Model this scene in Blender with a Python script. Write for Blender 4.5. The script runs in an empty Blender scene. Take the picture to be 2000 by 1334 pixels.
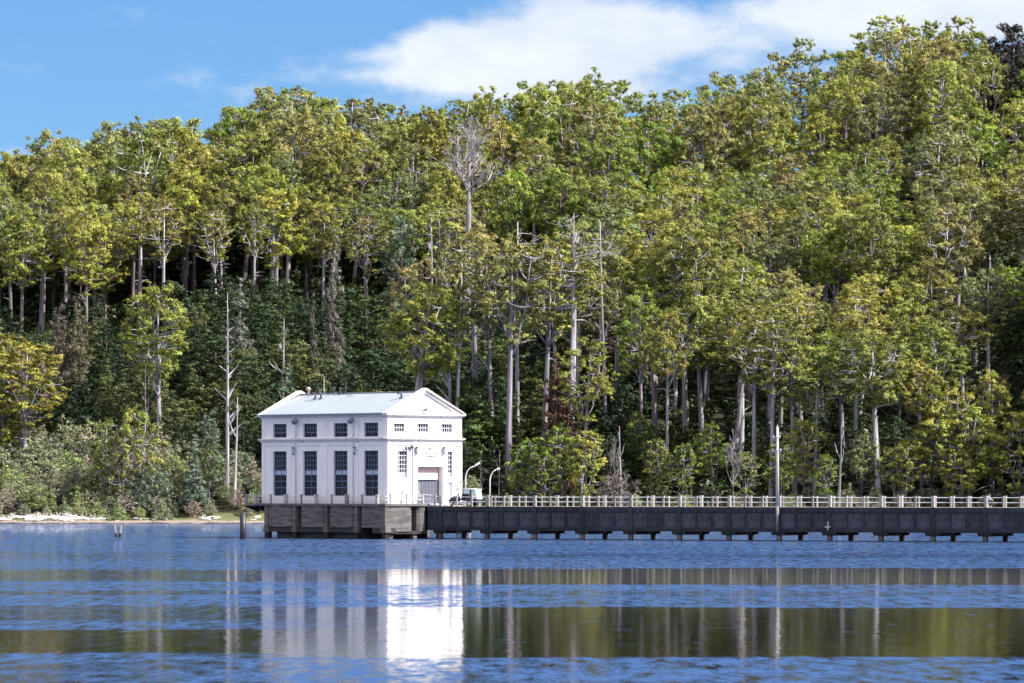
import bpy, math, random
import numpy as np
from mathutils import Vector, Matrix

# ------------------------------------------------------------------ camera, sky, sun, exposure
sc = bpy.context.scene
col = sc.collection
EYE = 5.15                      # metres above the lake
F = 9000.0                      # focal length in photograph pixels
HOR = 950.0                     # row of the horizon
cam_d = bpy.data.cameras.new('camera')
cam = bpy.data.objects.new('camera', cam_d)
col.objects.link(cam)
cam.location = (0, 0, EYE)
cam.rotation_euler = (math.radians(90), 0, 0)
cam_d.sensor_width = 36
cam_d.lens = F / 2000 * 36
cam_d.shift_y = (HOR - 667) / 2000
cam_d.clip_start = 1
cam_d.clip_end = 9000
sc.camera = cam

SUN_EL = math.radians(46)
SUN_PHI = math.radians(15)       # sun stands to the right, a little on the camera's side
sun_dir = Vector((math.cos(SUN_EL) * math.cos(SUN_PHI), -math.cos(SUN_EL) * math.sin(SUN_PHI), math.sin(SUN_EL)))
sl = bpy.data.lights.new('sun', 'SUN')
sl.energy = 5.0
sl.angle = math.radians(0.5)
sl.color = (1.0, 0.95, 0.87)
so = bpy.data.objects.new('sun', sl)
col.objects.link(so)
so.rotation_euler = sun_dir.to_track_quat('Z', 'Y').to_euler()
so.location = (300, -50, 300)

vs = sc.view_settings
vs.view_transform = 'Standard'
vs.look = 'None'
vs.gamma = 1
vs.use_curve_mapping = False
vs.exposure = 1.15
cy = sc.cycles
cy.max_bounces = 5
cy.diffuse_bounces = 3
cy.glossy_bounces = 3
cy.transmission_bounces = 3
cy.transparent_max_bounces = 4
cy.sample_clamp_indirect = 6
cy.use_denoising = True
cy.denoising_prefilter = 'ACCURATE'

world = bpy.data.worlds.new('World')
sc.world = world
world.use_nodes = True


class NT:
    """small node-tree writer"""
    def __init__(s, tree):
        s.t = tree
        s.n = tree.nodes
        s.l = tree.links

    def new(s, typ, **kw):
        nd = s.n.new(typ)
        for k, v in kw.items():
            setattr(nd, k, v)
        return nd

    def put(s, sock, v):
        if v is None:
            return
        if isinstance(v, bpy.types.NodeSocket):
            s.l.new(v, sock)
        else:
            if isinstance(v, (tuple, list)) and len(v) == 3 and len(sock.default_value) == 4:
                v = (*v, 1)
            sock.default_value = v

    def math(s, op, a, b=None, c=None, clamp=False):
        nd = s.new('ShaderNodeMath', operation=op, use_clamp=clamp)
        for i, v in enumerate((a, b, c)):
            s.put(nd.inputs[i], v)
        return nd.outputs[0]

    def vmath(s, op, a, b=None):
        nd = s.new('ShaderNodeVectorMath', operation=op)
        s.put(nd.inputs[0], a)
        s.put(nd.inputs[1], b)
        return nd.outputs[0]

    def mix(s, f, a, b, mode='MIX'):
        nd = s.new('ShaderNodeMix', data_type='RGBA', blend_type=mode)
        s.put(nd.inputs[0], f)
        s.put(nd.inputs[6], a)
        s.put(nd.inputs[7], b)
        return nd.outputs[2]

    def noise(s, vec=None, scale=1.0, detail=3.0, rough=0.5, out=0):
        nd = s.new('ShaderNodeTexNoise')
        if vec is not None:
            s.l.new(vec, nd.inputs['Vector'])
        nd.inputs['Scale'].default_value = scale
        nd.inputs['Detail'].default_value = detail
        nd.inputs['Roughness'].default_value = rough
        return nd.outputs[out]

    def ramp(s, f, lo, hi, a=0.0, b=1.0, smooth=True):
        nd = s.new('ShaderNodeMapRange')
        nd.interpolation_type = 'SMOOTHSTEP' if smooth else 'LINEAR'
        s.put(nd.inputs[0], f)
        for i, v in enumerate((lo, hi, a, b)):
            s.put(nd.inputs[i + 1], v)
        return nd.outputs[0]

    def mapping(s, vec, scale=(1, 1, 1), loc=(0, 0, 0)):
        nd = s.new('ShaderNodeMapping')
        s.l.new(vec, nd.inputs[0])
        nd.inputs['Scale'].default_value = scale
        nd.inputs['Location'].default_value = loc
        return nd.outputs[0]


def build_world():
    w = NT(world.node_tree)
    w.n.clear()
    out = w.new('ShaderNodeOutputWorld')
    bg = w.new('ShaderNodeBackground')
    bg.inputs[1].default_value = 0.10
    sky = w.new('ShaderNodeTexSky', sky_type='NISHITA')
    sky.sun_disc = False
    sky.sun_elevation = SUN_EL
    sky.sun_rotation = math.radians(90) + SUN_PHI
    sky.air_density = 1.0
    sky.dust_density = 0.0
    sky.ozone_density = 3.0
    tc = w.new('ShaderNodeTexCoord').outputs['Generated']
    sep = w.new('ShaderNodeSeparateXYZ')
    w.l.new(tc, sep.inputs[0])
    x, y, z = sep.outputs
    az = w.math('ARCTAN2', x, y)
    el = w.math('ARCSINE', z)
    cmb = w.new('ShaderNodeCombineXYZ')
    w.l.new(az, cmb.inputs[0])
    w.l.new(el, cmb.inputs[1])
    p = cmb.outputs[0]
    # fluffy edges
    pm = w.mapping(p, (1, 1.9, 1))
    wob = w.noise(pm, 38, 7, 0.58)
    fine = w.noise(pm, 130, 6, 0.62)
    blobs = [  # px, py, rx, ry, strength  (turned into angles on the sky)
        (1150, 35, 150, 70, 1.0), (1230, 90, 210, 60, 1.0), (1000, 85, 170, 45, 1.0),
        (860, 98, 110, 38, 0.9), (710, 108, 90, 18, 0.6), (740, 152, 190, 20, 0.62), (960, 150, 200, 34, 0.8),
        (1120, 172, 300, 40, 0.95), (1420, 60, 190, 45, 0.62), (1620, 15, 220, 36, 0.95),
        (1850, 25, 260, 60, 1.15), (2050, 20, 200, 80, 1.2), (1700, 90, 130, 34, 0.35),
        (1600, 95, 60, 60, 0.3), (380, 160, 60, 22, 0.22), (480, 182, 60, 16, 0.25),
        (60, 300, 200, 22, 0.45), (1000, 215, 500, 26, 0.35), (1480, 130, 140, 30, 0.25)]
    total = None
    for px, py, rx, ry, st in blobs:
        a0 = (px - 1000) / F
        e0 = (HOR - py) / F
        da = w.math('DIVIDE', w.math('SUBTRACT', az, a0), rx / F)
        de = w.math('DIVIDE', w.math('SUBTRACT', el, e0), ry / F)
        r2 = w.math('ADD', w.math('MULTIPLY', da, da), w.math('MULTIPLY', de, de))
        g = w.math('MULTIPLY', w.math('EXPONENT', w.math('MULTIPLY', r2, -1.0)), st)
        total = g if total is None else w.math('ADD', total, g)
    # broken cloud goes on over the unseen sky, heavier and brighter to add neutral fill
    far = w.noise(w.mapping(tc, (1, 1, 2.6)), 3.1, 6, 0.55)
    # thin over the hill ahead, heaped up over the open lake behind and beside the photographer
    side = w.ramp(w.math('ABSOLUTE', az), 0.5, 1.4)
    thr = w.math('SUBTRACT', 0.62, w.math('MULTIPLY', side, 0.22))
    cover = w.ramp(w.math('SUBTRACT', far, thr), -0.03, 0.12)
    farm = w.math('MULTIPLY', cover, w.ramp(w.math('ABSOLUTE', az), 0.13, 0.3))
    farh = w.math('MULTIPLY', cover, w.ramp(el, 0.13, 0.25))
    total = w.math('ADD', total, w.math('MULTIPLY', w.math('MAXIMUM', farm, farh), 1.3))
    dens = w.math('ADD', total, w.math('MULTIPLY', w.math('SUBTRACT', wob, 0.5), 2.1))
    dens = w.math('ADD', dens, w.math('MULTIPLY', w.math('SUBTRACT', fine, 0.5), 0.8))
    mask = w.ramp(dens, 0.14, 1.3, 0.0, 0.9)
    tint = w.mix(1.0, sky.outputs[0], SKY_TINT, 'MULTIPLY')
    shade = w.ramp(w.noise(pm, 22, 5, 0.6), 0.35, 0.65)
    ccol = w.mix(shade, CLOUD_A, CLOUD_B)
    ccol = w.mix(side, ccol, CLOUD_FILL)
    res = w.mix(mask, tint, ccol)
    w.l.new(res, bg.inputs[0])
    w.l.new(bg.outputs[0], out.inputs[0])


SKY_TINT = (0.25, 0.395, 0.62)
CLOUD_A = (3.7, 4.0, 4.45)
CLOUD_B = (4.5, 4.65, 4.8)
CLOUD_FILL = (7.4, 7.2, 7.5)  # clouds out of view, made brighter to fill the shaded walls
build_world()

# ------------------------------------------------------------------ helpers
rng = np.random.default_rng(11)
R = random.Random(5)


def tag(o, label=None, cat=None, group=None, kind=None):
    if label:
        o['label'] = label
    if cat:
        o['category'] = cat
    if group:
        o['group'] = group
    if kind:
        o['kind'] = kind
    return o


def empty(name, loc, rz=0.0, **kw):
    o = bpy.data.objects.new(name, None)
    col.objects.link(o)
    o.empty_display_size = 0.5
    o.location = loc
    o.rotation_euler = (0, 0, rz)
    return tag(o, **kw)


def link(name, me, mat=None, parent=None):
    o = bpy.data.objects.new(name, me)
    col.objects.link(o)
    if mat is not None and len(me.materials) == 0:
        me.materials.append(mat)
    if parent is not None:
        o.parent = parent
    return o


class MB:
    """collects boxes, prisms and tubes for one mesh"""
    def __init__(s):
        s.v = []
        s.f = []

    def add(s, vs, fs):
        b = len(s.v)
        s.v += [tuple(v) for v in vs]
        s.f += [tuple(b + i for i in f) for f in fs]
        return s

    def box(s, x0, x1, y0, y1, z0, z1):
        x0, x1 = min(x0, x1), max(x0, x1)
        y0, y1 = min(y0, y1), max(y0, y1)
        z0, z1 = min(z0, z1), max(z0, z1)
        return s.add([(x0, y0, z0), (x1, y0, z0), (x1, y1, z0), (x0, y1, z0),
                      (x0, y0, z1), (x1, y0, z1), (x1, y1, z1), (x0, y1, z1)],
                     [(0, 3, 2, 1), (4, 5, 6, 7), (0, 1, 5, 4), (1, 2, 6, 5), (2, 3, 7, 6), (3, 0, 4, 7)])

    def hexa(s, a, b):
        """two quads (bottom a, top b) of four points each"""
        return s.add(list(a) + list(b), [(0, 3, 2, 1), (4, 5, 6, 7), (0, 1, 5, 4), (1, 2, 6, 5), (2, 3, 7, 6), (3, 0, 4, 7)])

    def prism(s, poly, axis, a, b):
        """poly: 2-D points; axis: extrusion axis"""
        n = len(poly)
        def P(p, t):
            if axis == 'x':
                return (t, p[0], p[1])
            if axis == 'y':
                return (p[0], t, p[1])
            return (p[0], p[1], t)
        vs = [P(p, a) for p in poly] + [P(p, b) for p in poly]
        fs = [tuple(range(n))[::-1], tuple(range(n, 2 * n))]
        for i in range(n):
            j = (i + 1) % n
            fs.append((i, j, n + j, n + i))
        return s.add(vs, fs)

    def tube(s, pts, rad, k=6, cap=True):
        pts = [Vector(p) for p in pts]
        if not isinstance(rad, (list, tuple)):
            rad = [rad] * len(pts)
        b = len(s.v)
        up = Vector((0, 0, 1))
        prev = None
        for i, p in enumerate(pts):
            d = (pts[min(i + 1, len(pts) - 1)] - pts[max(i - 1, 0)])
            if d.length < 1e-9:
                d = Vector((0, 0, 1))
            d.normalize()
            if prev is None:
                u = d.cross(up if abs(d.z) < 0.9 else Vector((1, 0, 0))).normalized()
            else:
                u = (prev - d * prev.dot(d))
                if u.length < 1e-6:
                    u = d.orthogonal()
                u.normalize()
            prev = u
            w = d.cross(u)
            for j in range(k):
                a = 2 * math.pi * j / k
                q = p + (u * math.cos(a) + w * math.sin(a)) * rad[i]
                s.v.append((q.x, q.y, q.z))
        for i in range(len(pts) - 1):
            for j in range(k):
                j2 = (j + 1) % k
                s.f.append((b + i * k + j, b + i * k + j2, b + (i + 1) * k + j2, b + (i + 1) * k + j))
        if cap:
            s.f.append(tuple(b + j for j in range(k))[::-1])
            s.f.append(tuple(b + (len(pts) - 1) * k + j for j in range(k)))
        return s

    def mesh(s, name, smooth=False):
        me = bpy.data.meshes.new(name)
        me.from_pydata(s.v, [], s.f)
        if smooth:
            me.shade_smooth()
        me.update()
        return me

    def build(s, name, mat, parent=None, smooth=False):
        return link(name, s.mesh(name, smooth), mat, parent)


# ------------------------------------------------------------------ materials
MATS = {}


def mat(name, colr, rough=0.7, var=0.0, scale=2.0, stretch=(1, 1, 1), bump=0.0, metal=0.0, stain=None, stain_amt=0.0,
        stain_scale=1.2, stain_stretch=(1, 1, 0.3), spec=0.4, lines=None, rand=0.0, tide=None):
    m = bpy.data.materials.new(name)
    m.use_nodes = True
    t = NT(m.node_tree)
    b = t.n['Principled BSDF']
    b.inputs['Roughness'].default_value = rough
    b.inputs['Metallic'].default_value = metal
    b.inputs['Specular IOR Level'].default_value = spec
    tc = t.new('ShaderNodeTexCoord').outputs['Object']
    c = None
    if var:
        n1 = t.noise(t.mapping(tc, stretch), scale, 5, 0.6)
        lo = tuple(x * (1 - var) for x in colr)
        hi = tuple(min(1, x * (1 + var)) for x in colr)
        c = t.mix(t.ramp(n1, 0.3, 0.7), lo, hi)
    else:
        c = (*colr, 1)
    if stain is not None:
        n2 = t.noise(t.mapping(tc, stain_stretch, (3, 7, 1)), stain_scale, 6, 0.65)
        f = t.ramp(n2, 0.5, 0.72, 0, stain_amt)
        c = t.mix(f, c, (*stain, 1))
    if rand:
        oi = t.new('ShaderNodeObjectInfo').outputs['Random']
        c = t.mix(oi, t.mix(1.0, c, (1 - rand, 1 - rand, 1 - rand, 1), 'MULTIPLY'), t.mix(1.0, c, (1 + rand, 1 + rand, 1 + rand * 0.8, 1), 'MULTIPLY'))
    if tide is not None:
        sp = t.new('ShaderNodeSeparateXYZ')
        t.l.new(tc, sp.inputs[0])
        hgt = t.math('ADD', sp.outputs[2], t.math('MULTIPLY', t.noise(tc, 2.0, 4), 0.25))
        c = t.mix(t.ramp(hgt, tide[0], tide[1]), (0.008, 0.01, 0.009, 1), c)
    if lines:
        wv = t.new('ShaderNodeTexWave', wave_type='BANDS', bands_direction='Z')
        t.l.new(tc, wv.inputs[0])
        wv.inputs['Scale'].default_value = lines[0]
        wv.inputs['Distortion'].default_value = 1.2
        wv.inputs['Detail'].default_value = 3
        c = t.mix(t.ramp(wv.outputs['Fac'], 0.75, 1.0, 0, lines[1]), c, tuple(x * 0.45 for x in colr))
    t.put(b.inputs['Base Color'], c)
    if bump:
        bp = t.new('ShaderNodeBump')
        bp.inputs['Strength'].default_value = bump
        bp.inputs['Distance'].default_value = 0.05
        t.l.new(t.noise(tc, scale * 4, 5, 0.6), bp.inputs['Height'])
        t.l.new(bp.outputs[0], b.inputs['Normal'])
    MATS[name] = m
    return m


mat('white_render', (0.78, 0.75, 0.755), 0.75, 0.03, 0.7, bump=0.15, stain=(0.46, 0.42, 0.40), stain_amt=0.4, stain_scale=1.7, stain_stretch=(1.6, 1.6, 0.14))
mat('white_trim', (0.70, 0.655, 0.64), 0.75, 0.05, 1.5, bump=0.15, stain=(0.26, 0.2, 0.17), stain_amt=0.75, stain_scale=1.9, stain_stretch=(1, 1, 1.2))
mat('roof_metal', (0.325, 0.36, 0.39), 0.42, 0.05, 0.5, stretch=(0.3, 3, 1), spec=0.5)
mat('gutter_metal', (0.16, 0.2, 0.27), 0.5, 0.1, 1.0)
mat('dark_metal', (0.05, 0.055, 0.07), 0.5, 0.1, 3.0)
mat('lamp_glass', (0.35, 0.42, 0.52), 0.25, 0.1, 6.0)
mat('frame_white', (0.62, 0.64, 0.68), 0.5, 0.04, 3.0)
mat('frame_grey', (0.13, 0.17, 0.26), 0.5, 0.05, 3.0)
mat('door_grey', (0.11, 0.115, 0.15), 0.5, 0.06, 2.0)
mat('lintel_pink', (0.42, 0.30, 0.33), 0.7, 0.08, 2.0)
mat('panel_white', (0.75, 0.7, 0.74), 0.6, 0.04, 2.0)
mat('letter_grey', (0.22, 0.22, 0.22), 0.7)
mat('curtain', (0.4, 0.47, 0.6), 0.8, 0.1, 2.0)
mat('jetty_concrete', (0.027, 0.030, 0.046), 0.85, 0.4, 1.6, rand=0.3, tide=(0.75, 1.3), bump=0.4, stain=(0.009, 0.011, 0.02), stain_amt=0.8, stain_scale=1.0, stain_stretch=(1.6, 1.6, 0.35), lines=(2.2, 0.25))
mat('platform_concrete', (0.115, 0.104, 0.106), 0.85, 0.45, 1.4, rand=0.18, tide=(0.5, 1.0), stretch=(0.5, 0.5, 3.0), bump=0.5, stain=(0.05, 0.05, 0.065), stain_amt=0.85, stain_scale=0.8, stain_stretch=(0.7, 0.7, 1.4), lines=(2.8, 0.5))
mat('jetty_panel', (0.042, 0.044, 0.062), 0.85, 0.45, 1.6, rand=0.35, bump=0.4, stain=(0.014, 0.016, 0.022), stain_amt=0.85, stain_scale=1.3, stain_stretch=(1.4, 1.4, 0.4), tide=(0.9, 1.5), lines=(2.4, 0.3))
mat('dark_concrete', (0.035, 0.035, 0.042), 0.9, 0.3, 2.0)
mat('deck_concrete', (0.36, 0.34, 0.33), 0.85, 0.15, 1.0, bump=0.3)
mat('post_concrete', (0.34, 0.315, 0.305), 0.85, 0.22, 3.0, rand=0.28, bump=0.3, stain=(0.13, 0.12, 0.13), stain_amt=0.7, stain_scale=2.5)
mat('pile_concrete', (0.13, 0.105, 0.1), 0.85, 0.3, 2.0, bump=0.4, rand=0.3, tide=(0.1, 0.35))
mat('rail_metal', (0.66, 0.66, 0.70), 0.5, 0.1, 2.0)
mat('pole_grey', (0.52, 0.50, 0.49), 0.7, 0.1, 1.5, stretch=(1, 1, 0.3))
mat('pole_foot_grey', (0.17, 0.17, 0.19), 0.8, 0.2, 2.0)
mat('white_paint', (0.78, 0.78, 0.8), 0.45, 0.03, 2.0)
mat('cart_white', (0.78, 0.77, 0.74), 0.3, 0.03, 2.0)
mat('cart_dark', (0.03, 0.03, 0.045), 0.5, 0.1, 3.0)
mat('cart_sill', (0.5, 0.56, 0.66), 0.35, 0.03, 3.0)
mat('clear_vinyl', (0.55, 0.62, 0.68), 0.25, 0.06, 3.0)
mat('rubber', (0.02, 0.02, 0.022), 0.8, 0.1, 3.0)
mat('steel_pile', (0.02, 0.02, 0.03), 0.45, 0.3, 2.0, stain=(0.06, 0.03, 0.03), stain_amt=0.6)
mat('stump_wood', (0.33, 0.28, 0.27), 0.85, 0.25, 4.0, stretch=(1, 1, 0.3), bump=0.4)
mat('wet_wood', (0.02, 0.018, 0.02), 0.6, 0.2, 4.0)
mat('driftwood', (0.60, 0.56, 0.55), 0.85, 0.25, 3.0, bump=0.3)
mat('skin', (0.45, 0.3, 0.24), 0.6)
mat('shirt_blue', (0.3, 0.36, 0.62), 0.8)
mat('trousers_navy', (0.015, 0.018, 0.035), 0.8)
mat('hair_dark', (0.02, 0.015, 0.012), 0.7)


def glass_mat(name, colr, rough=0.06):
    m = bpy.data.materials.new(name)
    m.use_nodes = True
    t = NT(m.node_tree)
    b = t.n['Principled BSDF']
    tc = t.new('ShaderNodeTexCoord').outputs['Object']
    n = t.noise(tc, 1.3, 3)
    t.put(b.inputs['Base Color'], t.mix(t.ramp(n, 0.35, 0.65), tuple(x * 0.4 for x in colr), tuple(x * 1.5 for x in colr)))
    b.inputs['Roughness'].default_value = rough
    b.inputs['Specular IOR Level'].default_value = 0.6
    bp = t.new('ShaderNodeBump')
    bp.inputs['Strength'].default_value = 0.06
    bp.inputs['Distance'].default_value = 0.05
    t.l.new(t.noise(tc, 2.5, 2), bp.inputs['Height'])
    t.l.new(bp.outputs[0], b.inputs['Normal'])
    MATS[name] = m
    return m


glass_mat('window_glass', (0.006, 0.012, 0.035))
glass_mat('gable_glass', (0.02, 0.016, 0.04))


def leaf_mat(name, transl=0.14):
    """leaves take their colour from the object's own colour; 'tint' varies it from leaf clump to leaf clump"""
    m = bpy.data.materials.new(name)
    m.use_nodes = True
    t = NT(m.node_tree)
    t.n.clear()
    out = t.new('ShaderNodeOutputMaterial')
    oi = t.new('ShaderNodeObjectInfo')
    at = t.new('ShaderNodeAttribute', attribute_name='tint')
    sep = t.new('ShaderNodeSeparateColor')
    t.l.new(at.outputs['Color'], sep.inputs[0])
    base = oi.outputs['Color']
    hue = t.new('ShaderNodeHueSaturation')
    t.l.new(base, hue.inputs['Color'])
    t.put(hue.inputs['Hue'], t.ramp(sep.outputs[1], 0, 1, 0.488, 0.530, False))
    t.put(hue.inputs['Value'], t.ramp(sep.outputs[0], 0, 1, 0.42, 1.66, False))
    colr = hue.outputs[0]
    d = t.new('ShaderNodeBsdfDiffuse')
    tr = t.new('ShaderNodeBsdfTranslucent')
    gl = t.new('ShaderNodeBsdfGlossy')
    gl.inputs['Roughness'].default_value = 0.5
    gl.inputs['Color'].default_value = (0.8, 0.8, 0.8, 1)
    t.l.new(colr, d.inputs[0])
    t.l.new(t.mix(1.0, colr, (1.1, 1.15, 0.6, 1), 'MULTIPLY'), tr.inputs[0])
    mx = t.new('ShaderNodeMixShader')
    mx.inputs[0].default_value = transl
    t.l.new(d.outputs[0], mx.inputs[1])
    t.l.new(tr.outputs[0], mx.inputs[2])
    m2 = t.new('ShaderNodeMixShader')
    m2.inputs[0].default_value = 0.035
    t.l.new(mx.outputs[0], m2.inputs[1])
    t.l.new(gl.outputs[0], m2.inputs[2])
    t.l.new(m2.outputs[0], out.inputs[0])
    MATS[name] = m
    return m


leaf_mat('leaf')


def bark_mat():
    m = bpy.data.materials.new('bark')
    m.use_nodes = True
    t = NT(m.node_tree)
    b = t.n['Principled BSDF']
    b.inputs['Roughness'].default_value = 0.85
    b.inputs['Specular IOR Level'].default_value = 0.2
    oi = t.new('ShaderNodeObjectInfo')
    tc = t.new('ShaderNodeTexCoord').outputs['Object']
    st = t.noise(t.mapping(tc, (2.2, 2.2, 0.12)), 1.6, 5, 0.65)
    t.put(b.inputs['Base Color'], t.mix(t.ramp(st, 0.38, 0.62), t.mix(1.0, oi.outputs['Color'], (0.42, 0.38, 0.36, 1), 'MULTIPLY'), oi.outputs['Color']))
    MATS['bark'] = m


bark_mat()

# ------------------------------------------------------------------ picture <-> place (each thing gets its own distance)


def X_at(px, Y):
    return (px - 1000) / F * Y


def Z_at(py, Y):
    return EYE + (HOR - py) / F * Y


# ------------------------------------------------------------------ terrain
SKY = [(-900, 420), (-400, 360), (0, 305), (100, 275), (200, 250), (300, 240), (400, 215), (500, 188), (570, 172), (650, 180), (740, 198),
       (790, 218), (880, 190), (960, 175), (1050, 162), (1180, 140), (1250, 185), (1340, 185), (1400, 150), (1500, 140),
       (1590, 108), (1680, 100), (1730, 62), (1800, 42), (1880, 50), (1960, 62), (2100, 60), (2500, 40), (3200, 60)]


def sky_row(px):
    for (a, b), (c, d) in zip(SKY, SKY[1:]):
        if a <= px <= c:
            return b + (d - b) * (px - a) / (c - a)
    return SKY[0][1] if px < SKY[0][0] else SKY[-1][1]


RIDGE_Y = 846.0


def shore_y(x):
    s = 641 + 1.6 * math.sin(x * 0.21) + 0.8 * math.sin(x * 0.53 + 1)
    if x > 74:
        s -= min(230.0, (x - 74) * 5.5)
    return s


def ridge_h(x):
    px = 1000 + F * x / RIDGE_Y
    return (HOR - sky_row(px)) / F * RIDGE_Y + EYE - 28.5


def ground(x, y):
    s0 = shore_y(x)
    d = y - s0
    if d < 0:
        return max(-5.0, d * 0.12)
    bank = 1.3 * min(1.0, d / 9.0) ** 0.8
    far = max(0.0, (y - s0 - 7) / (RIDGE_Y - s0 - 7))
    rh = ridge_h(x) - 1.3
    if far <= 1:
        f = far ** 0.93
        h = bank + rh * f
    else:
        h = bank + rh * max(0.35, 1 - (far - 1) * 0.5)
    n = 1.1 * math.sin(x * 0.11 + y * 0.05) * math.sin(y * 0.083 + 2) * min(1, d / 30)
    return h + n


def build_terrain():
    xs = np.concatenate([np.linspace(-1500, -140, 18), np.linspace(-130, 130, 90), np.linspace(140, 1500, 18)])
    ys = np.concatenate([[330, 380, 430, 480, 520, 560, 590, 610], np.linspace(625, 665, 34), np.linspace(670, 900, 48), [940, 1000, 1100, 1300, 1700, 2400, 3500]])
    v = [(x, y, ground(x, y)) for y in ys for x in xs]
    nx = len(xs)
    f = []
    for j in range(len(ys) - 1):
        for i in range(nx - 1):
            a = j * nx + i
            f.append((a, a + 1, a + nx + 1, a + nx))
    me = bpy.data.meshes.new('hillside')
    me.from_pydata(v, [], f)
    me.shade_smooth()
    m = bpy.data.materials.new('forest_floor')
    m.use_nodes = True
    t = NT(m.node_tree)
    b = t.n['Principled BSDF']
    b.inputs['Roughness'].default_value = 0.95
    b.inputs['Specular IOR Level'].default_value = 0.1
    g = t.new('ShaderNodeNewGeometry').outputs['Position']
    sep = t.new('ShaderNodeSeparateXYZ')
    t.l.new(g, sep.inputs[0])
    litter = t.mix(t.ramp(t.noise(g, 0.8, 5), 0.35, 0.65), (0.018, 0.022, 0.012), (0.05, 0.045, 0.028))
    grass = t.mix(t.ramp(t.noise(g, 1.5, 4), 0.35, 0.65), (0.08, 0.095, 0.035), (0.16, 0.15, 0.08))
    sand = t.mix(t.ramp(t.noise(g, 3.0, 4), 0.35, 0.65), (0.16, 0.13, 0.11), (0.34, 0.28, 0.24))
    wet = (0.05, 0.045, 0.04, 1)
    zz = t.math('ADD', sep.outputs[2], t.math('MULTIPLY', t.math('SUBTRACT', t.noise(g, 0.35, 4), 0.5), 0.5))
    c = t.mix(t.ramp(zz, 0.04, 0.16), wet, sand)
    c = t.mix(t.ramp(zz, 0.3, 0.5), c, grass)
    c = t.mix(t.ramp(zz, 1.15, 1.6), c, litter)
    t.l.new(c, b.inputs['Base Color'])
    o = link('hillside', me, m)
    tag(o, kind='structure')


build_terrain()


def build_far_shore():
    """forested hills round the rest of the lake"""
    v, f = [], []
    n = 90
    for i in range(n + 1):
        a = math.radians(-160 + 320 * i / n) - math.pi / 2      # all round except straight ahead
        hh = 95 + 45 * math.sin(a * 3 + 1) + 25 * math.sin(a * 7.3) + 12 * math.sin(a * 19)
        for (r, z) in ((1500, -3), (1560, hh * .25), (1750, hh * .75), (2000, hh), (2600, hh * .6)):
            r2 = r * (1 + 0.05 * math.sin(a * 5))
            v.append((math.cos(a) * r2, 200 + math.sin(a) * r2, z))
    for i in range(n):
        for j in range(4):
            b = i * 5 + j
            f.append((b, b + 5, b + 6, b + 1))
    me = bpy.data.meshes.new('far_hills')
    me.from_pydata(v, [], f)
    me.shade_smooth()
    m = bpy.data.materials.new('far_forest')
    m.use_nodes = True
    t = NT(m.node_tree)
    g = t.new('ShaderNodeNewGeometry').outputs['Position']
    t.put(t.n['Principled BSDF'].inputs['Base Color'], t.mix(t.ramp(t.noise(g, 0.06, 6, 0.7), 0.35, 0.65), (0.015, 0.025, 0.012), (0.06, 0.07, 0.025)))
    t.n['Principled BSDF'].inputs['Roughness'].default_value = 1.0
    tag(link('far_hills', me, m), kind='structure')


build_far_shore()


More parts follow.
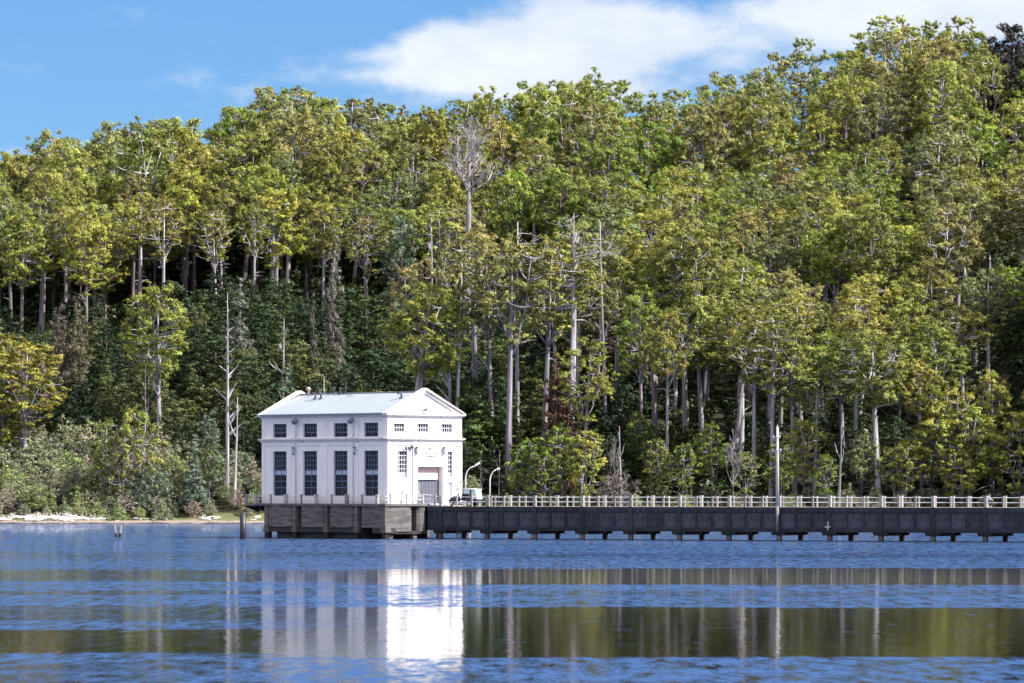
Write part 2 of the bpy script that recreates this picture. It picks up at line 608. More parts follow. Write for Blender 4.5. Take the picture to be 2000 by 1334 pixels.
def build_water():
    MBw = MB()
    MBw.add([(-3000, -600, 0), (3000, -600, 0), (3000, 3200, 0), (-3000, 3200, 0)], [(0, 1, 2, 3)])
    m = bpy.data.materials.new('lake_water')
    m.use_nodes = True
    t = NT(m.node_tree)
    t.n.clear()
    out = t.new('ShaderNodeOutputMaterial')
    g = t.new('ShaderNodeNewGeometry').outputs['Position']
    sep = t.new('ShaderNodeSeparateXYZ')
    t.l.new(g, sep.inputs[0])
    x, y = sep.outputs[0], sep.outputs[1]
    # distance warped a little so that the edges of the ruffled lanes wander
    wn = t.noise(t.mapping(g, (0.035, 0.02, 1)), 1.0, 4, 0.6)
    wn2 = t.noise(t.mapping(g, (0.25, 0.06, 1)), 1.0, 4, 0.6)
    yl = t.math('ADD', t.math('DIVIDE', 46350.0, t.math('MAXIMUM', y, 60.0)), t.math('MULTIPLY', t.math('SUBTRACT', wn, 0.5), 9.0))
    yl = t.math('ADD', yl, t.math('MULTIPLY', t.math('SUBTRACT', wn2, 0.5), 4.5))
    # yl runs with 1/distance; lanes of calm water at these values (start, end, strength, where)
    xr = t.ramp(x, -13.0, -4.0)       # calmer towards the jetty side
    def lane(a, b, soft, k=1.0):
        up = t.ramp(yl, a - soft, a + soft)
        dn = t.ramp(yl, b - soft, b + soft, 1.0, 0.0)
        return t.math('MULTIPLY', t.math('MULTIPLY', up, dn), k)
    right = [lane(160.5, 192, 1.5), lane(236, 334, 2.0), lane(131, 139, 4, 0.35), lane(205, 214, 3, 0.3)]
    left = [lane(279, 325, 2.5, 0.95), lane(203, 211, 2.5, 0.6), lane(234, 262, 5, 0.6), lane(163, 186, 4, 0.72), lane(128, 141, 4, 0.3), lane(345, 420, 6, 0.45)]
    def mx(L):
        r = L[0]
        for q in L[1:]:
            r = t.math('MAXIMUM', r, q)
        return r
    calm = t.math('ADD', t.math('MULTIPLY', mx(right), xr), t.math('MULTIPLY', mx(left), t.math('SUBTRACT', 1.0, xr)))
    # short ripples break into the calm lanes
    tear = t.noise(t.mapping(g, (0.55, 0.16, 1)), 1.0, 5, 0.65)
    tearb = t.ramp(tear, 0.60, 0.72, 0.0, 0.75)
    calm = t.math('MULTIPLY', calm, t.math('SUBTRACT', 1.0, tearb))
    hol = t.ramp(tear, 0.28, 0.42, 0.45, 0.0)
    nearf = t.ramp(yl, 100, 125, 0.0, 1.0)
    calm = t.math('MAXIMUM', calm, t.math('MULTIPLY', hol, nearf))
    # ripples
    r1 = t.noise(t.mapping(g, (1.3, 0.55, 1)), 1.0, 5, 0.6)
    r2 = t.noise(t.mapping(g, (4.5, 2.2, 1)), 1.0, 3, 0.6)
    h = t.math('ADD', r1, t.math('MULTIPLY', r2, 0.35))
    r0 = t.noise(t.mapping(g, (0.8, 0.3, 1), (2, 4, 0)), 1.0, 3, 0.6)
    h = t.math('ADD', h, t.math('MULTIPLY', r0, 0.9))
    g1 = t.noise(t.mapping(g, (1.5, 0.27, 1), (31, 9, 0)), 1.0, 4, 0.7)
    g2 = t.noise(t.mapping(g, (0.12, 0.07, 1), (5, 2, 0)), 1.0, 4, 0.6)
    gust = t.math('ADD', t.math('MULTIPLY', t.math('SUBTRACT', g1, 0.5), 4.2), t.math('MULTIPLY', t.math('SUBTRACT', g2, 0.5), 0.9))
    bpr = t.new('ShaderNodeBump')
    bpr.inputs['Strength'].default_value = 1.0
    bpr.inputs['Distance'].default_value = 0.16
    t.l.new(h, bpr.inputs['Height'])
    bpc = t.new('ShaderNodeBump')
    bpc.inputs['Strength'].default_value = 1.0
    bpc.inputs['Distance'].default_value = 0.006
    t.l.new(h, bpc.inputs['Height'])
    def water(rough, nrm, base):
        b = t.new('ShaderNodeBsdfPrincipled')
        b.inputs['Base Color'].default_value = (*base, 1)
        b.inputs['Roughness'].default_value = rough
        b.inputs['IOR'].default_value = 1.333
        t.l.new(nrm.outputs[0], b.inputs['Normal'])
        return b.outputs[0]
    wc = water(0.032, bpc, (0.010, 0.009, 0.004))
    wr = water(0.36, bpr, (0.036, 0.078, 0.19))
    # even ruffled water keeps some flat facets between the ripples
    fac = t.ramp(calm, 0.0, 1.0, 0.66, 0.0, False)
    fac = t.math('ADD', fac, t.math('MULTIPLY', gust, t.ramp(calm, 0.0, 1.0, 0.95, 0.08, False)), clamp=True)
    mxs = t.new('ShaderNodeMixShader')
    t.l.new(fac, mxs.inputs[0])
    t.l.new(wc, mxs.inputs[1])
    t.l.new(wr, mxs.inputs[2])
    t.l.new(mxs.outputs[0], out.inputs[0])
    o = MBw.build('lake_water', m)
    tag(o, kind='structure')


build_water()

# ------------------------------------------------------------------ pump house
A = math.radians(45)
CX, CY = X_at(757, 450), 450.0
Z0 = 3.45
LEN, WID = 18.3, 10.0
Z_MID, Z_EAVE, Z_RIDGE, Z_PEAK = 9.9, 12.2, 14.42, 14.62
S2 = math.sqrt(0.5)


def tL(px, xo=0.0):
    """distance along the long wall (local y) of a picture column"""
    u = (px - 1000) / F
    return (CX + S2 * xo - u * (CY + S2 * xo)) / (S2 * (1 + u))


def sG(px, yo=0.0):
    """distance along the gable wall (local x) of a picture column"""
    u = (px - 1000) / F
    return (u * (CY + S2 * yo) - CX + S2 * yo) / (S2 * (1 - u))


def zL(py, t):
    return Z_at(py, CY + S2 * t)


house = empty('pump_house', (CX, CY, 0), A, label='white two storey pump house with pale metal roof on a concrete platform in the lake',
              cat='building')


def wall(plane, off, u0, u1, z0, z1, openings, depth, name):
    """a wall with real openings; plane 'x' faces -x, plane 'y' faces -y; outer face at off"""
    us = sorted({u0, u1, *[o[0] for o in openings], *[o[1] for o in openings]})
    zs = sorted({z0, z1, *[o[2] for o in openings], *[o[3] for o in openings]})
    b = MB()
    def P(u, z, d):
        return (off + d, u, z) if plane == 'x' else (u, off + d, z)
    def isopen(u, z):
        return any(o[0] < u < o[1] and o[2] < z < o[3] for o in openings)
    for i in range(len(us) - 1):
        for j in range(len(zs) - 1):
            if not isopen((us[i] + us[i + 1]) / 2, (zs[j] + zs[j + 1]) / 2):
                q = [P(us[i], zs[j], 0), P(us[i + 1], zs[j], 0), P(us[i + 1], zs[j + 1], 0), P(us[i], zs[j + 1], 0)]
                b.add(q, [(0, 1, 2, 3)] if plane == 'y' else [(3, 2, 1, 0)])
    for (a, c, e, f) in openings:
        r = [(a, e), (c, e), (c, f), (a, f)]
        for k in range(4):
            p, q = r[k], r[(k + 1) % 4]
            b.add([P(p[0], p[1], 0), P(q[0], q[1], 0), P(q[0], q[1], depth), P(p[0], p[1], depth)], [(0, 1, 2, 3)])
    return b.build(name, MATS['white_render'], house)


def window(plane, off, u0, u1, z0, z1, depth, vbars, hbars, bar, mfr, mgl, extra=None):
    """pane sheet with a lattice of bars in front: window > window_frame"""
    b = MB()
    d = off + depth - 0.02
    if plane == 'x':
        b.box(d, d + 0.03, u0, u1, z0, z1)
    else:
        b.box(u0, u1, d, d + 0.03, z0, z1)
    w = b.build('window', mgl, house)
    f = MB()
    def bx(a, c, e, g, th=0.05):
        if plane == 'x':
            f.box(d - th, d - 0.004, a, c, e, g)
        else:
            f.box(a, c, d - th, d - 0.004, e, g)
    e = 0.05
    bx(u0 + .002, u0 + e, z0 + .002, z1 - .002, 0.07)
    bx(u1 - e, u1 - .002, z0 + .002, z1 - .002, 0.07)
    bx(u0 + e, u1 - e, z0 + .002, z0 + e, 0.065)
    bx(u0 + e, u1 - e, z1 - e, z1 - .002, 0.065)
    for (uu, a, c) in vbars:
        bx(uu - bar / 2, uu + bar / 2, a + .003, c - .003, 0.05)
    for (zz_, thick) in hbars:
        bx(u0 + e, u1 - e, zz_ - thick / 2, zz_ + thick / 2, 0.06)
    link('window_frame', f.mesh('window_frame'), mfr, w)
    if extra:
        c = MB()
        z_a, z_b = extra
        n = 7
        for k in range(n):
            a = u0 + e + (u1 - u0 - 2 * e) * k / n
            a2 = u0 + e + (u1 - u0 - 2 * e) * (k + 0.86) / n
            if plane == 'x':
                c.box(d - 0.003, d - 0.001, a, a2, z_a, z_b)
            else:
                c.box(a, a2, d - 0.003, d - 0.001, z_a, z_b)
        link('curtain', c.mesh('curtain'), MATS['curtain'], w)
    return w


# long side: four bays
long_up, long_lo = [], []
for (a, b_) in ((533.2, 559.6), (592, 619), (651.5, 678.5), (710.8, 738.3)):
    t1, t0 = tL(a), tL(b_)
    long_up.append((t0, t1, 10.03, 11.4))
    long_lo.append((t0, t1, 4.17, 8.66))
wall('x', 0.0, 0, LEN, Z0 - 0.05, Z_EAVE, long_up + long_lo, 0.28, 'wall')
for (t0, t1, z0, z1) in long_up:
    w = t1 - t0
    h = z1 - z0
    zb = z0 + h * 0.34
    window('x', 0, t0, t1, z0, z1, 0.28, [(t0 + w * k / 5, zb, z1) for k in range(1, 5)] + [(t0 + w / 2, z0, zb)],
           [(zb, 0.07), (z0 + h * 0.68, 0.045)], 0.035, MATS['frame_grey'], MATS['window_glass'])
for i, (t0, t1, z0, z1) in enumerate(long_lo):
    w = t1 - t0
    h = z1 - z0
    zb = z0 + h * 0.475
    hb = [(zb, 0.07), (z0 + h * 0.58, 0.06), (z0 + h * 0.335, 0.06), (z0 + h * 0.19, 0.06)]
    hb += [(z0 + h * (0.58 + 0.105 * k), 0.04) for k in range(1, 4)]
    window('x', 0, t0, t1, z0, z1, 0.28, [(t0 + w * k / 5, z0 + h * 0.58, z1) for k in range(1, 5)] + [(t0 + w / 2, z0, z0 + h * 0.58)],
           hb, 0.035, MATS['frame_grey'], MATS['window_glass'], (zb + 0.03, z0 + h * 0.57))

# gable side
gab = []
for (a, b_) in ((768.4, 790.5), (815, 837), (861.7, 883.2)):
    gab.append((sG(a), sG(b_), 10.48, 11.32))
gtall = [(sG(777.7), sG(795.9), 6.0, 8.62), (sG(874.6), sG(884.2), 6.0, 8.62)]
side_door = (sG(876.2), sG(883.2), Z0, 5.55)
door_o = (sG(816.2), sG(863.2), Z0, 7.1)
wall('y', 0.0, 0, WID, Z0 - 0.05, Z_EAVE, gab + gtall + [side_door], 0.22, 'wall') if False else None
DEP = 0.5


def gable_wall():
    ops = gab + gtall + [side_door, door_o]
    us = sorted({0, WID, *[o[0] for o in ops], *[o[1] for o in ops]})
    zs = sorted({Z0 - 0.05, Z_EAVE, *[o[2] for o in ops], *[o[3] for o in ops]})
    b = MB()
    for i in range(len(us) - 1):
        for j in range(len(zs) - 1):
            cu, cz = (us[i] + us[i + 1]) / 2, (zs[j] + zs[j + 1]) / 2
            if any(o[0] < cu < o[1] and o[2] < cz < o[3] for o in ops):
                continue
            b.add([(us[i], 0, zs[j]), (us[i + 1], 0, zs[j]), (us[i + 1], 0, zs[j + 1]), (us[i], 0, zs[j + 1])], [(0, 1, 2, 3)])
    for o in ops:
        dep = DEP if o is door_o else 0.22
        r = [(o[0], o[2]), (o[1], o[2]), (o[1], o[3]), (o[0], o[3])]
        for k in range(4):
            p, q = r[k], r[(k + 1) % 4]
            b.add([(p[0], 0, p[1]), (q[0], 0, q[1]), (q[0], dep, q[1]), (p[0], dep, p[1])], [(0, 1, 2, 3)])
    # triangular pediment wall
    b.add([(0, 0, Z_EAVE), (WID, 0, Z_EAVE), (WID / 2, 0, Z_PEAK)], [(0, 1, 2)])
    return b.build('wall', MATS['white_render'], house)


gable_wall()
bk = MB()   # far gable wall and far long wall
bk.add([(WID, LEN, Z0 - .05), (0, LEN, Z0 - .05), (0, LEN, Z_EAVE), (WID / 2, LEN, Z_PEAK), (WID, LEN, Z_EAVE)], [(0, 1, 2, 3, 4)])
bk.add([(WID, 0, Z0 - .05), (WID, LEN, Z0 - .05), (WID, LEN, Z_EAVE), (WID, 0, Z_EAVE)], [(0, 1, 2, 3)])
bk.build('wall', MATS['white_render'], house)
for (a, b_, z0, z1) in gab:
    w = b_ - a
    window('y', 0, a, b_, z0, z1, 0.22, [(a + w * k / 5, z0, z1) for k in range(1, 5)], [((z0 + z1) / 2, 0.05)], 0.05,
           MATS['frame_white'], MATS['gable_glass'])
for k_, (a, b_, z0, z1) in enumerate(gtall):
    w = b_ - a
    n = 4 if k_ == 0 else 2
    window('y', 0, a, b_, z0, z1, 0.22, [(a + w * k / n, z0, z1) for k in range(1, n)], [(z0 + (z1 - z0) * k / 6, 0.05) for k in range(1, 6)], 0.045,
           MATS['frame_white'], MATS['gable_glass'], (z0 + 0.1, z0 + (z1 - z0) * 0.2))
# door in its recess
a, b_ = door_o[0], door_o[1]
ddx = a + (b_ - a)
d = MB().box(a + 0.01, b_ - 0.01, DEP - 0.05, DEP, 5.82, 7.09)
d.build('door_surround', MATS['lintel_pink'], house)
dr = MB()
dr.box(a + 0.01, b_ - 0.01, DEP - 0.06, DEP, Z0, 5.8)
door = dr.build('door', MATS['door_grey'], house)
m_ = MB()
for k in range(1, 7):
    uu = a + (b_ - a) * k / 7
    m_.box(uu - 0.012, uu + 0.012, DEP - 0.075, DEP - 0.06, Z0 + 0.05, 5.75)
link('door_seam', m_.mesh('door_seam'), MATS['dark_metal'], door)
h_ = MB()
hx = a + (b_ - a) * 0.16
h_.box(hx - 0.02, hx + 0.02, DEP - 0.11, DEP - 0.078, 4.3, 5.5)
h_.box(a + 0.12, hx - 0.05, DEP - 0.12, DEP - 0.078, 4.5, 4.62)
link('handle', h_.mesh('handle'), MATS['frame_white'], door)
bm_ = MB()
for k in range(2):
    bm_.box(a + 0.03, b_ - 0.35, DEP - 0.22, DEP - 0.07, 5.83 + 0.33 * k, 6.13 + 0.33 * k)
bm_.build('door_hood', MATS['panel_white'], house)
sd = MB().box(side_door[0] + .005, side_door[1] - .005, 0.16, 0.2, Z0, side_door[3] - .005)
sd.build('side_door', MATS['curtain'], house)

# pilasters and panel frames (raised strips), long side
st = MB()
P_ = 0.075
lines = [LEN, LEN - 0.42]
pil = [(0.0, 0.52), (tL(700.5), tL(692.5)), (tL(639.5), tL(628)), (tL(582.5), tL(577)), (LEN - 0.42, LEN)]
for (a, b_) in pil:
    st.box(-P_, -.002, a if a > 0 else -P_, b_, Z0, 9.5)
    st.box(-P_, -.002, a if a > 0 else -P_, b_, 9.93, 11.93)
for i in range(4):
    a, b_ = pil[i][1], pil[i + 1][0]
    st.box(-P_ + 0.004, -.002, a, b_, 9.22, 9.5)
    st.box(-P_ + 0.004, -.002, a, b_, 11.68, 11.93)
st.build('pilasters', MATS['white_render'], house)
st = MB()
gp_up = [(0.0, sG(762.5)), (sG(796.2), sG(802)), (sG(850), sG(855.5)), (sG(890.8), WID + P_)]
for (a, b_) in gp_up:
    st.box(a, b_, -P_, -.002, 9.93, 11.93)
for i in range(3):
    st.box(gp_up[i][1], gp_up[i + 1][0], -P_ + 0.004, -.002, 11.6, 11.93)
gp_lo = [(0.0, sG(764)), (sG(805.5), sG(812)), (sG(864.5), sG(870.5)), (sG(892), WID + P_)]
for (a, b_) in gp_lo:
    st.box(a, b_, -P_ - 0.05, -.002, Z0, 9.5)
for i in (0, 2):
    st.box(gp_lo[i][1], gp_lo[i + 1][0], -P_ + 0.004, -.002, 9.2, 9.5)
# raised frame of the inscription panel
ia, ib = sG(821), sG(857.5)
st.box(gp_lo[1][1], gp_lo[2][0], -P_ - 0.02, -.002, 9.2, 9.5)
st.box(gp_lo[1][1], ia, -P_, -.002, 7.1, 9.2)
st.box(ib, gp_lo[2][0], -P_, -.002, 7.1, 9.2)
st.box(ia, ib, -P_, -.002, 7.1, 7.35)
st.box(ia, ib, -P_, -.002, 8.95, 9.2)
st.build('pilasters', MATS['white_render'], house)

# lettering on the panel
for txt, zt, sz in (('THE', 8.72, 0.16), ('HYDRO-ELECTRIC', 8.35, 0.2), ('COMMISSION', 8.02, 0.2), ('1940', 7.68, 0.2)):
    fc = bpy.data.curves.new('letters', 'FONT')
    fc.body = txt
    fc.size = sz * 1.35
    fc.align_x = 'CENTER'
    fc.extrude = 0.012
    to = bpy.data.objects.new('letters', fc)
    col.objects.link(to)
    dg = bpy.context.evaluated_depsgraph_get()
    me = bpy.data.meshes.new_from_object(to.evaluated_get(dg))
    bpy.data.objects.remove(to)
    me.materials.clear()
    lo_ = link('inscription', me, MATS['letter_grey'], house)
    lo_.location = ((ia + ib) / 2, -0.016, zt)
    lo_.rotation_euler = (math.radians(90), 0, 0)


def ring(prof, name, m):
    """profile (offset, z) swept with mitres round the walls"""
    b = MB()
    n = len(prof)
    vs, fs = [], []
    for (o, z) in prof:
        vs += [(-o, -o, z), (WID + o, -o, z), (WID + o, LEN + o, z), (-o, LEN + o, z)]
    for i in range(n):
        j = (i + 1) % n
        for k in range(4):
            k2 = (k + 1) % 4
            fs.append((i * 4 + k, i * 4 + k2, j * 4 + k2, j * 4 + k))
    return b.add(vs, fs).build(name, m, house)


ring([(0.0, 9.5), (0.1, 9.5), (0.12, 9.58), (0.16, 9.6), (0.2, 9.7), (0.33, 9.78), (0.34, 9.9), (0.0, 9.94)], 'cornice', MATS['white_trim'])
ring([(0.0, 11.92), (0.1, 11.92), (0.12, 11.99), (0.2, 12.02), (0.3, 12.1), (0.36, 12.14), (0.36, 12.26), (0.0, 12.3)], 'cornice', MATS['white_trim'])
# raking copings at both gables
for (y0, y1) in ((-0.34, 0.34), (LEN - 0.34, LEN + 0.34)):
    for sgn in (0, 1):
        def mx_(x):
            return x if sgn == 0 else WID - x
        xa, xb = -0.36, WID / 2
        za, zb = 12.262, Z_PEAK + 0.22
        th = 0.24
        lo = [(mx_(xa), za), (mx_(xb), zb - th), (mx_(xb), zb), (mx_(xa), za + 0.10)]
        b = MB().prism(lo, 'y', y0, y1)
        b.build('coping', MATS['white_trim'], house)
        # bed mould just under the coping on the wall face
        if y0 < 0:
            lo = [(mx_(0.45), 12.31), (mx_(xb), zb - th - 0.26), (mx_(xb), zb - th - 0.01), (mx_(-0.05), 12.31)]
            MB().prism(lo, 'y', y0 + 0.16, -0.003).build('coping', MATS['white_trim'], house)
# roof sheets
for sgn in (0, 1):
    def mx_(x):
        return x if sgn == 0 else WID - x
    b = MB()
    lo = [(mx_(-0.42), 12.30), (mx_(WID / 2), Z_RIDGE), (mx_(WID / 2), Z_RIDGE + 0.05), (mx_(-0.42), 12.36)]
    b.prism(lo, 'y', 0.36, LEN - 0.36)
    rf = b.build('roof', MATS['roof_metal'], house)
    ribs = MB()
    nrib = 30
    for k in range(1, nrib):
        yy = 0.36 + (LEN - 0.72) * k / nrib
        lo = [(mx_(-0.41), 12.362), (mx_(WID / 2), Z_RIDGE + 0.052), (mx_(WID / 2), Z_RIDGE + 0.060), (mx_(-0.41), 12.370)]
        ribs.prism(lo, 'y', yy - 0.012, yy + 0.012)
    link('roof_rib', ribs.mesh('roof_rib'), MATS['roof_metal'], rf)
    g = MB()
    xa, xb = sorted((mx_(-0.56), mx_(-0.425)))
    g.box(xa, xb, 0.2, LEN - 0.1, 12.18, 12.31)
    g.build('gutter', MATS['gutter_metal'], house)
MB().box(WID / 2 - 0.16, WID / 2 + 0.16, 0.36, LEN - 0.36, Z_RIDGE + 0.04, Z_RIDGE + 0.11).build('ridge_cap', MATS['roof_metal'], house)


def roof_z(x):
    return 12.36 + (x + 0.42) / (WID / 2 + 0.42) * (Z_RIDGE + 0.05 - 12.36)


def on_roof(px, py):
    """local x,y on the near roof slope seen at a picture point"""
    best = None
    for i in range(60):
        x = -0.4 + (WID / 2 + 0.4) * i / 59
        t = tL(px, x)
        zz_ = roof_z(x)
        yy = CY + S2 * (x + t)
        e = abs(HOR - (zz_ - EYE) * F / yy - py)
        if best is None or e < best[0]:
            best = (e, x, t, zz_)
    return best[1:]


for (px, py, kind) in ((616, 779, 1), (627, 779, 1), (653, 769, 0), (664, 769, 0), (674.5, 769, 0), (784, 778, 1)):
    x, y, z = on_roof(px, py)
    b = MB()
    b.box(x - 0.16, x + 0.16, y - 0.16, y + 0.16, z - 0.1, z + 0.10)
    if kind:
        b.tube([(x, y, z), (x, y, z + 0.42), (x - 0.06, y + 0.06, z + 0.55), (x - 0.2, y + 0.2, z + 0.55), (x - 0.27, y + 0.27, z + 0.42)], [0.09, 0.09, 0.1, 0.11, 0.13], 8)
    else:
        b.tube([(x, y, z), (x, y, z + 0.55)], 0.07, 8)
        b.tube([(x, y, z + 0.5), (x, y, z + 0.56), (x, y, z + 0.64)], [0.17, 0.14, 0.03], 8)
    b.build('roof_vent', MATS['dark_metal'], house, True)
for (pa, pb, py) in ((596, 610, 774.5), (676.5, 689, 773.5)):
    xa, ya, za = on_roof(pa, py)
    xb, yb, zb = on_roof(pb, py)
    MB().tube([(xa, ya, za + 0.12), (xb, yb, zb + 0.12)], 0.03, 6).build('roof_pipe', MATS['dark_metal'], house)
b = MB()
bx_, by_, bz_ = WID / 2, LEN - 1.4, Z_RIDGE + 0.1
b.tube([(bx_, by_, bz_), (bx_, by_, bz_ + 0.3)], 0.12, 8)
b.tube([(bx_, by_, bz_ + 0.3), (bx_, by_, bz_ + 0.45), (bx_, by_, bz_ + 0.6), (bx_, by_, bz_ + 0.68)], [0.2, 0.27, 0.2, 0.05], 10)
b.build('chimney_cowl', MATS['lintel_pink'], house, True)

# downpipes, floodlights and wall lamps of the long side
for px in (690, 577.5):
    t = tL(px, -0.15)
    b = MB()
    b.tube([(-0.45, t, 12.2), (-0.2, t, 11.85), (-0.14, t, 11.7), (-0.14, t, 10.05)], 0.045, 6)
    b.tube([(-0.14, t, 10.05), (-0.44, t, 9.98), (-0.44, t, 9.7), (-0.14, t, 9.45), (-0.14, t, Z0 + 0.02)], 0.045, 6)
    b.build('downpipe', MATS['frame_white'], house, True)
for px in (577, 686.5):
    t = tL(px, -0.4)
    b = MB()
    b.tube([(-0.05, t, 11.75), (-0.3, t, 11.78), (-0.42, t, 11.62)], 0.035, 6)
    b.tube([(-0.3, t + 0.02, 11.75), (-0.42, t, 11.7), (-0.6, t - 0.05, 11.58), (-0.7, t - 0.08, 11.5)], [0.12, 0.24, 0.3, 0.27], 10)
    b.build('floodlight', MATS['gutter_metal'], house, True)


def lantern(x, y, dx, dy):
    b = MB()
    cx_, cy_ = x + dx * 0.17, y + dy * 0.17
    b.box(min(x, cx_) - 0.03, max(x, cx_) + 0.03, min(y, cy_) - 0.03, max(y, cy_) + 0.03, 8.96, 9.02)
    b.tube([(cx_, cy_, 8.95), (cx_, cy_, 9.03), (cx_, cy_, 9.08)], [0.17, 0.15, 0.04], 8)
    b.tube([(cx_, cy_, 8.3), (cx_, cy_, 8.36), (cx_, cy_, 8.43)], [0.03, 0.1, 0.13], 8)
    o = b.build('wall_lantern', MATS['dark_metal'], house)
    g = MB().tube([(cx_, cy_, 8.43), (cx_, cy_, 8.95)], 0.115, 8)
    link('lamp_glass', g.mesh('lamp_glass'), MATS['lamp_glass'], o)


lantern(-P_, tL(574.5, -0.1), -1, 0)
lantern(-P_, tL(693.5, -0.1), -1, 0)
lantern(sG(812.3, -0.15), -0.13, 0, -1)
lantern(sG(866, -0.15), -0.13, 0, -1)
# camera bracket on the gable, small floodlights on the pediment, cable
b = MB()
x0 = sG(802.5)
b.box(x0 - 0.12, x0 + 0.12, -0.3, -0.08, 8.85, 9.1)
b.tube([(x0 - 0.1, -0.2, 9.0), (x0 - 1.0, -0.2, 9.0)], 0.03, 6)
for k in (0.45, 0.85):
    b.box(x0 - k - 0.08, x0 - k + 0.08, -0.3, -0.14, 8.75, 8.98)
b.build('security_camera', MATS['dark_metal'], house)
MB().tube([(x0 + 0.05, -0.16, 9.4), (x0 + 0.05, -0.16, Z0)], 0.022, 5).build('cable', MATS['gutter_metal'], house)
b = MB()
x0 = sG(826)
for k, hh in ((-0.14, 0.4), (0.14, 0.48)):
    b.tube([(x0 + k, -0.3, 12.29), (x0 + k, -0.3, 12.29 + hh)], 0.03, 6)
    b.box(x0 + k - 0.07, x0 + k + 0.07, -0.42, -0.24, 12.29 + hh - 0.16, 12.29 + hh + 0.03)
b.box(x0 - 0.3, x0 + 0.25, -0.35, -0.25, 12.29, 12.35)
b.build('floodlight', MATS['dark_metal'], house)
b = MB().box(sG(784.5), sG(787), -0.12, -0.002, 4.15, 4.75)
b.build('meter_box', MATS['lamp_glass'], house)

# ------------------------------------------------------------------ platform under the house
M1, M2 = 0.9, 0.6
YEND, YSLAB = 16.9, 19.6
JX = 4.85            # where the jetty's near face starts (local x)
plat = empty('pump_house_platform', (CX, CY, 0), A, label='weathered concrete platform on piles carrying the white pump house', cat='platform')
b = MB()
b.add([(-M1 - .12, -M2 - .12, 3.22), (JX, -M2 - .12, 3.22), (12.2, 2.6, 3.22), (12.2, YSLAB, 3.22), (-M1 - .12, YSLAB, 3.22),
       (-M1 - .12, -M2 - .12, 3.448), (JX, -M2 - .12, 3.448), (12.2, 2.6, 3.448), (12.2, YSLAB, 3.448), (-M1 - .12, YSLAB, 3.448)],
      [(4, 3, 2, 1, 0), (5, 6, 7, 8, 9), (0, 1, 6, 5), (1, 2, 7, 6), (2, 3, 8, 7), (3, 4, 9, 8), (4, 0, 5, 9)])
b.build('deck_slab', MATS['platform_concrete'], plat)
cols_px = [(512.5, 517.5), (566, 573), (631, 639), (691, 699), (751, 757)]


def tP(px):
    return tL(px, -M1)


edges = [(517.5, 571.5), (583.5, 633.5), (639.5, 690.5), (701.5, 752.3)]
for i, (a, b_) in enumerate(edges):
    t1, t0 = tP(a), tP(b_)
    t0 = max(t0, -M2 + 0.02)
    bb = MB()
    # a panel bowed in plan: sides fall back
    prof = [(t0, -M1 + 0.30), (t0 + 0.35, -M1 + 0.06), (t0 + 0.9, -M1), (t1 - 0.9, -M1), (t1 - 0.35, -M1 + 0.06), (t1, -M1 + 0.30), (t1, 0.2), (t0, 0.2)]
    poly = [(p[1], p[0]) for p in prof]
    bb.prism(poly, 'z', 1.12, 3.218)
    bb.build('wall_panel', MATS['platform_concrete'], plat)
core = MB()
core.box(-M1 + 0.9, 11.0, -M2 + 1.3, YEND - 0.2, 0.95, 3.21)
core.box(-M1 + 0.55, 8.5, 3.2, YEND - 1.2, -0.8, 0.94)
core.build('core_wall', MATS['dark_concrete'], plat)  # dark box added behind the panels to block the view through
bm = MB()
bm.box(-M1 + 0.12, 0.45, 3.0, tP(513), 0.62, 1.12)
bm.box(-M1 - 0.02, 0.5, -M2 - 0.02, 1.2, 0.58, 1.119)
bm.build('base_beam', MATS['dark_concrete'], plat)
for (px, w) in ((515, 0.5), (575, 0.42), (636.5, 0.42), (695.5, 0.42), (755, 0.5)):
    t = min(max(tL(px, -M1), -M2 + 0.22), YEND - 0.2)
    q = MB()
    q.box(-M1 - 0.04, -M1 + 0.6, t - w / 2, t + w / 2, 1.25, 3.219)
    q.hexa([(-M1 - 0.1, t - w / 2 - .18, .62), (-M1 + 0.7, t - w / 2 - .18, .62), (-M1 + 0.7, t + w / 2 + .18, .62), (-M1 - 0.1, t + w / 2 + .18, .62)],
           [(-M1 - 0.04, t - w / 2, 1.25), (-M1 + 0.6, t - w / 2, 1.25), (-M1 + 0.6, t + w / 2, 1.25), (-M1 - 0.04, t + w / 2, 1.25)])
    q.box(-M1, -M1 + 0.55, t - w / 2, t + w / 2, -1.0, 0.62)
    q.build('column', MATS['platform_concrete'], plat)
# gable side face of the platform
gfe = [(-M1 + 0.35, sG(807, -M2)), (sG(817, -M2), JX - 0.05)]
for (a, b_) in gfe:
    bb = MB()
    prof = [(a, -M2 + 0.25), (a + 0.3, -M2 + 0.04), (a + 0.7, -M2), (b_ - 0.7, -M2), (b_ - 0.3, -M2 + 0.04), (b_, -M2 + 0.25), (b_, 0.9), (a, 0.9)]
    bb.prism(prof, 'z', 0.72, 3.218)
    bb.build('wall_panel', MATS['platform_concrete'], plat)
bb = MB().box(-M1 + 0.2, JX, -M2 + 0.1, 0.8, 0.5, 0.8)
bb.build('base_beam', MATS['dark_concrete'], plat)
for px in (768, 815, 829):
    s = sG(px, -M2)
    yb = -M2 + (0.3 if px != 829 else 3.0)
    MB().box(s - 0.25, s + 0.25, yb, yb + 0.5, -1.0, 0.7 if px != 829 else 3.2).build('pile', MATS['pile_concrete'], plat)
for (x, y) in ((7.2, 0.2), (8.6, 4.5), (11.0, 6.0), (9.6, 9.5), (5.2, 3.0)):
    MB().box(x - 0.22, x + 0.22, y - 0.22, y + 0.22, -1.0, 3.21).build('pile', MATS['pile_concrete'], plat)
bb = MB()
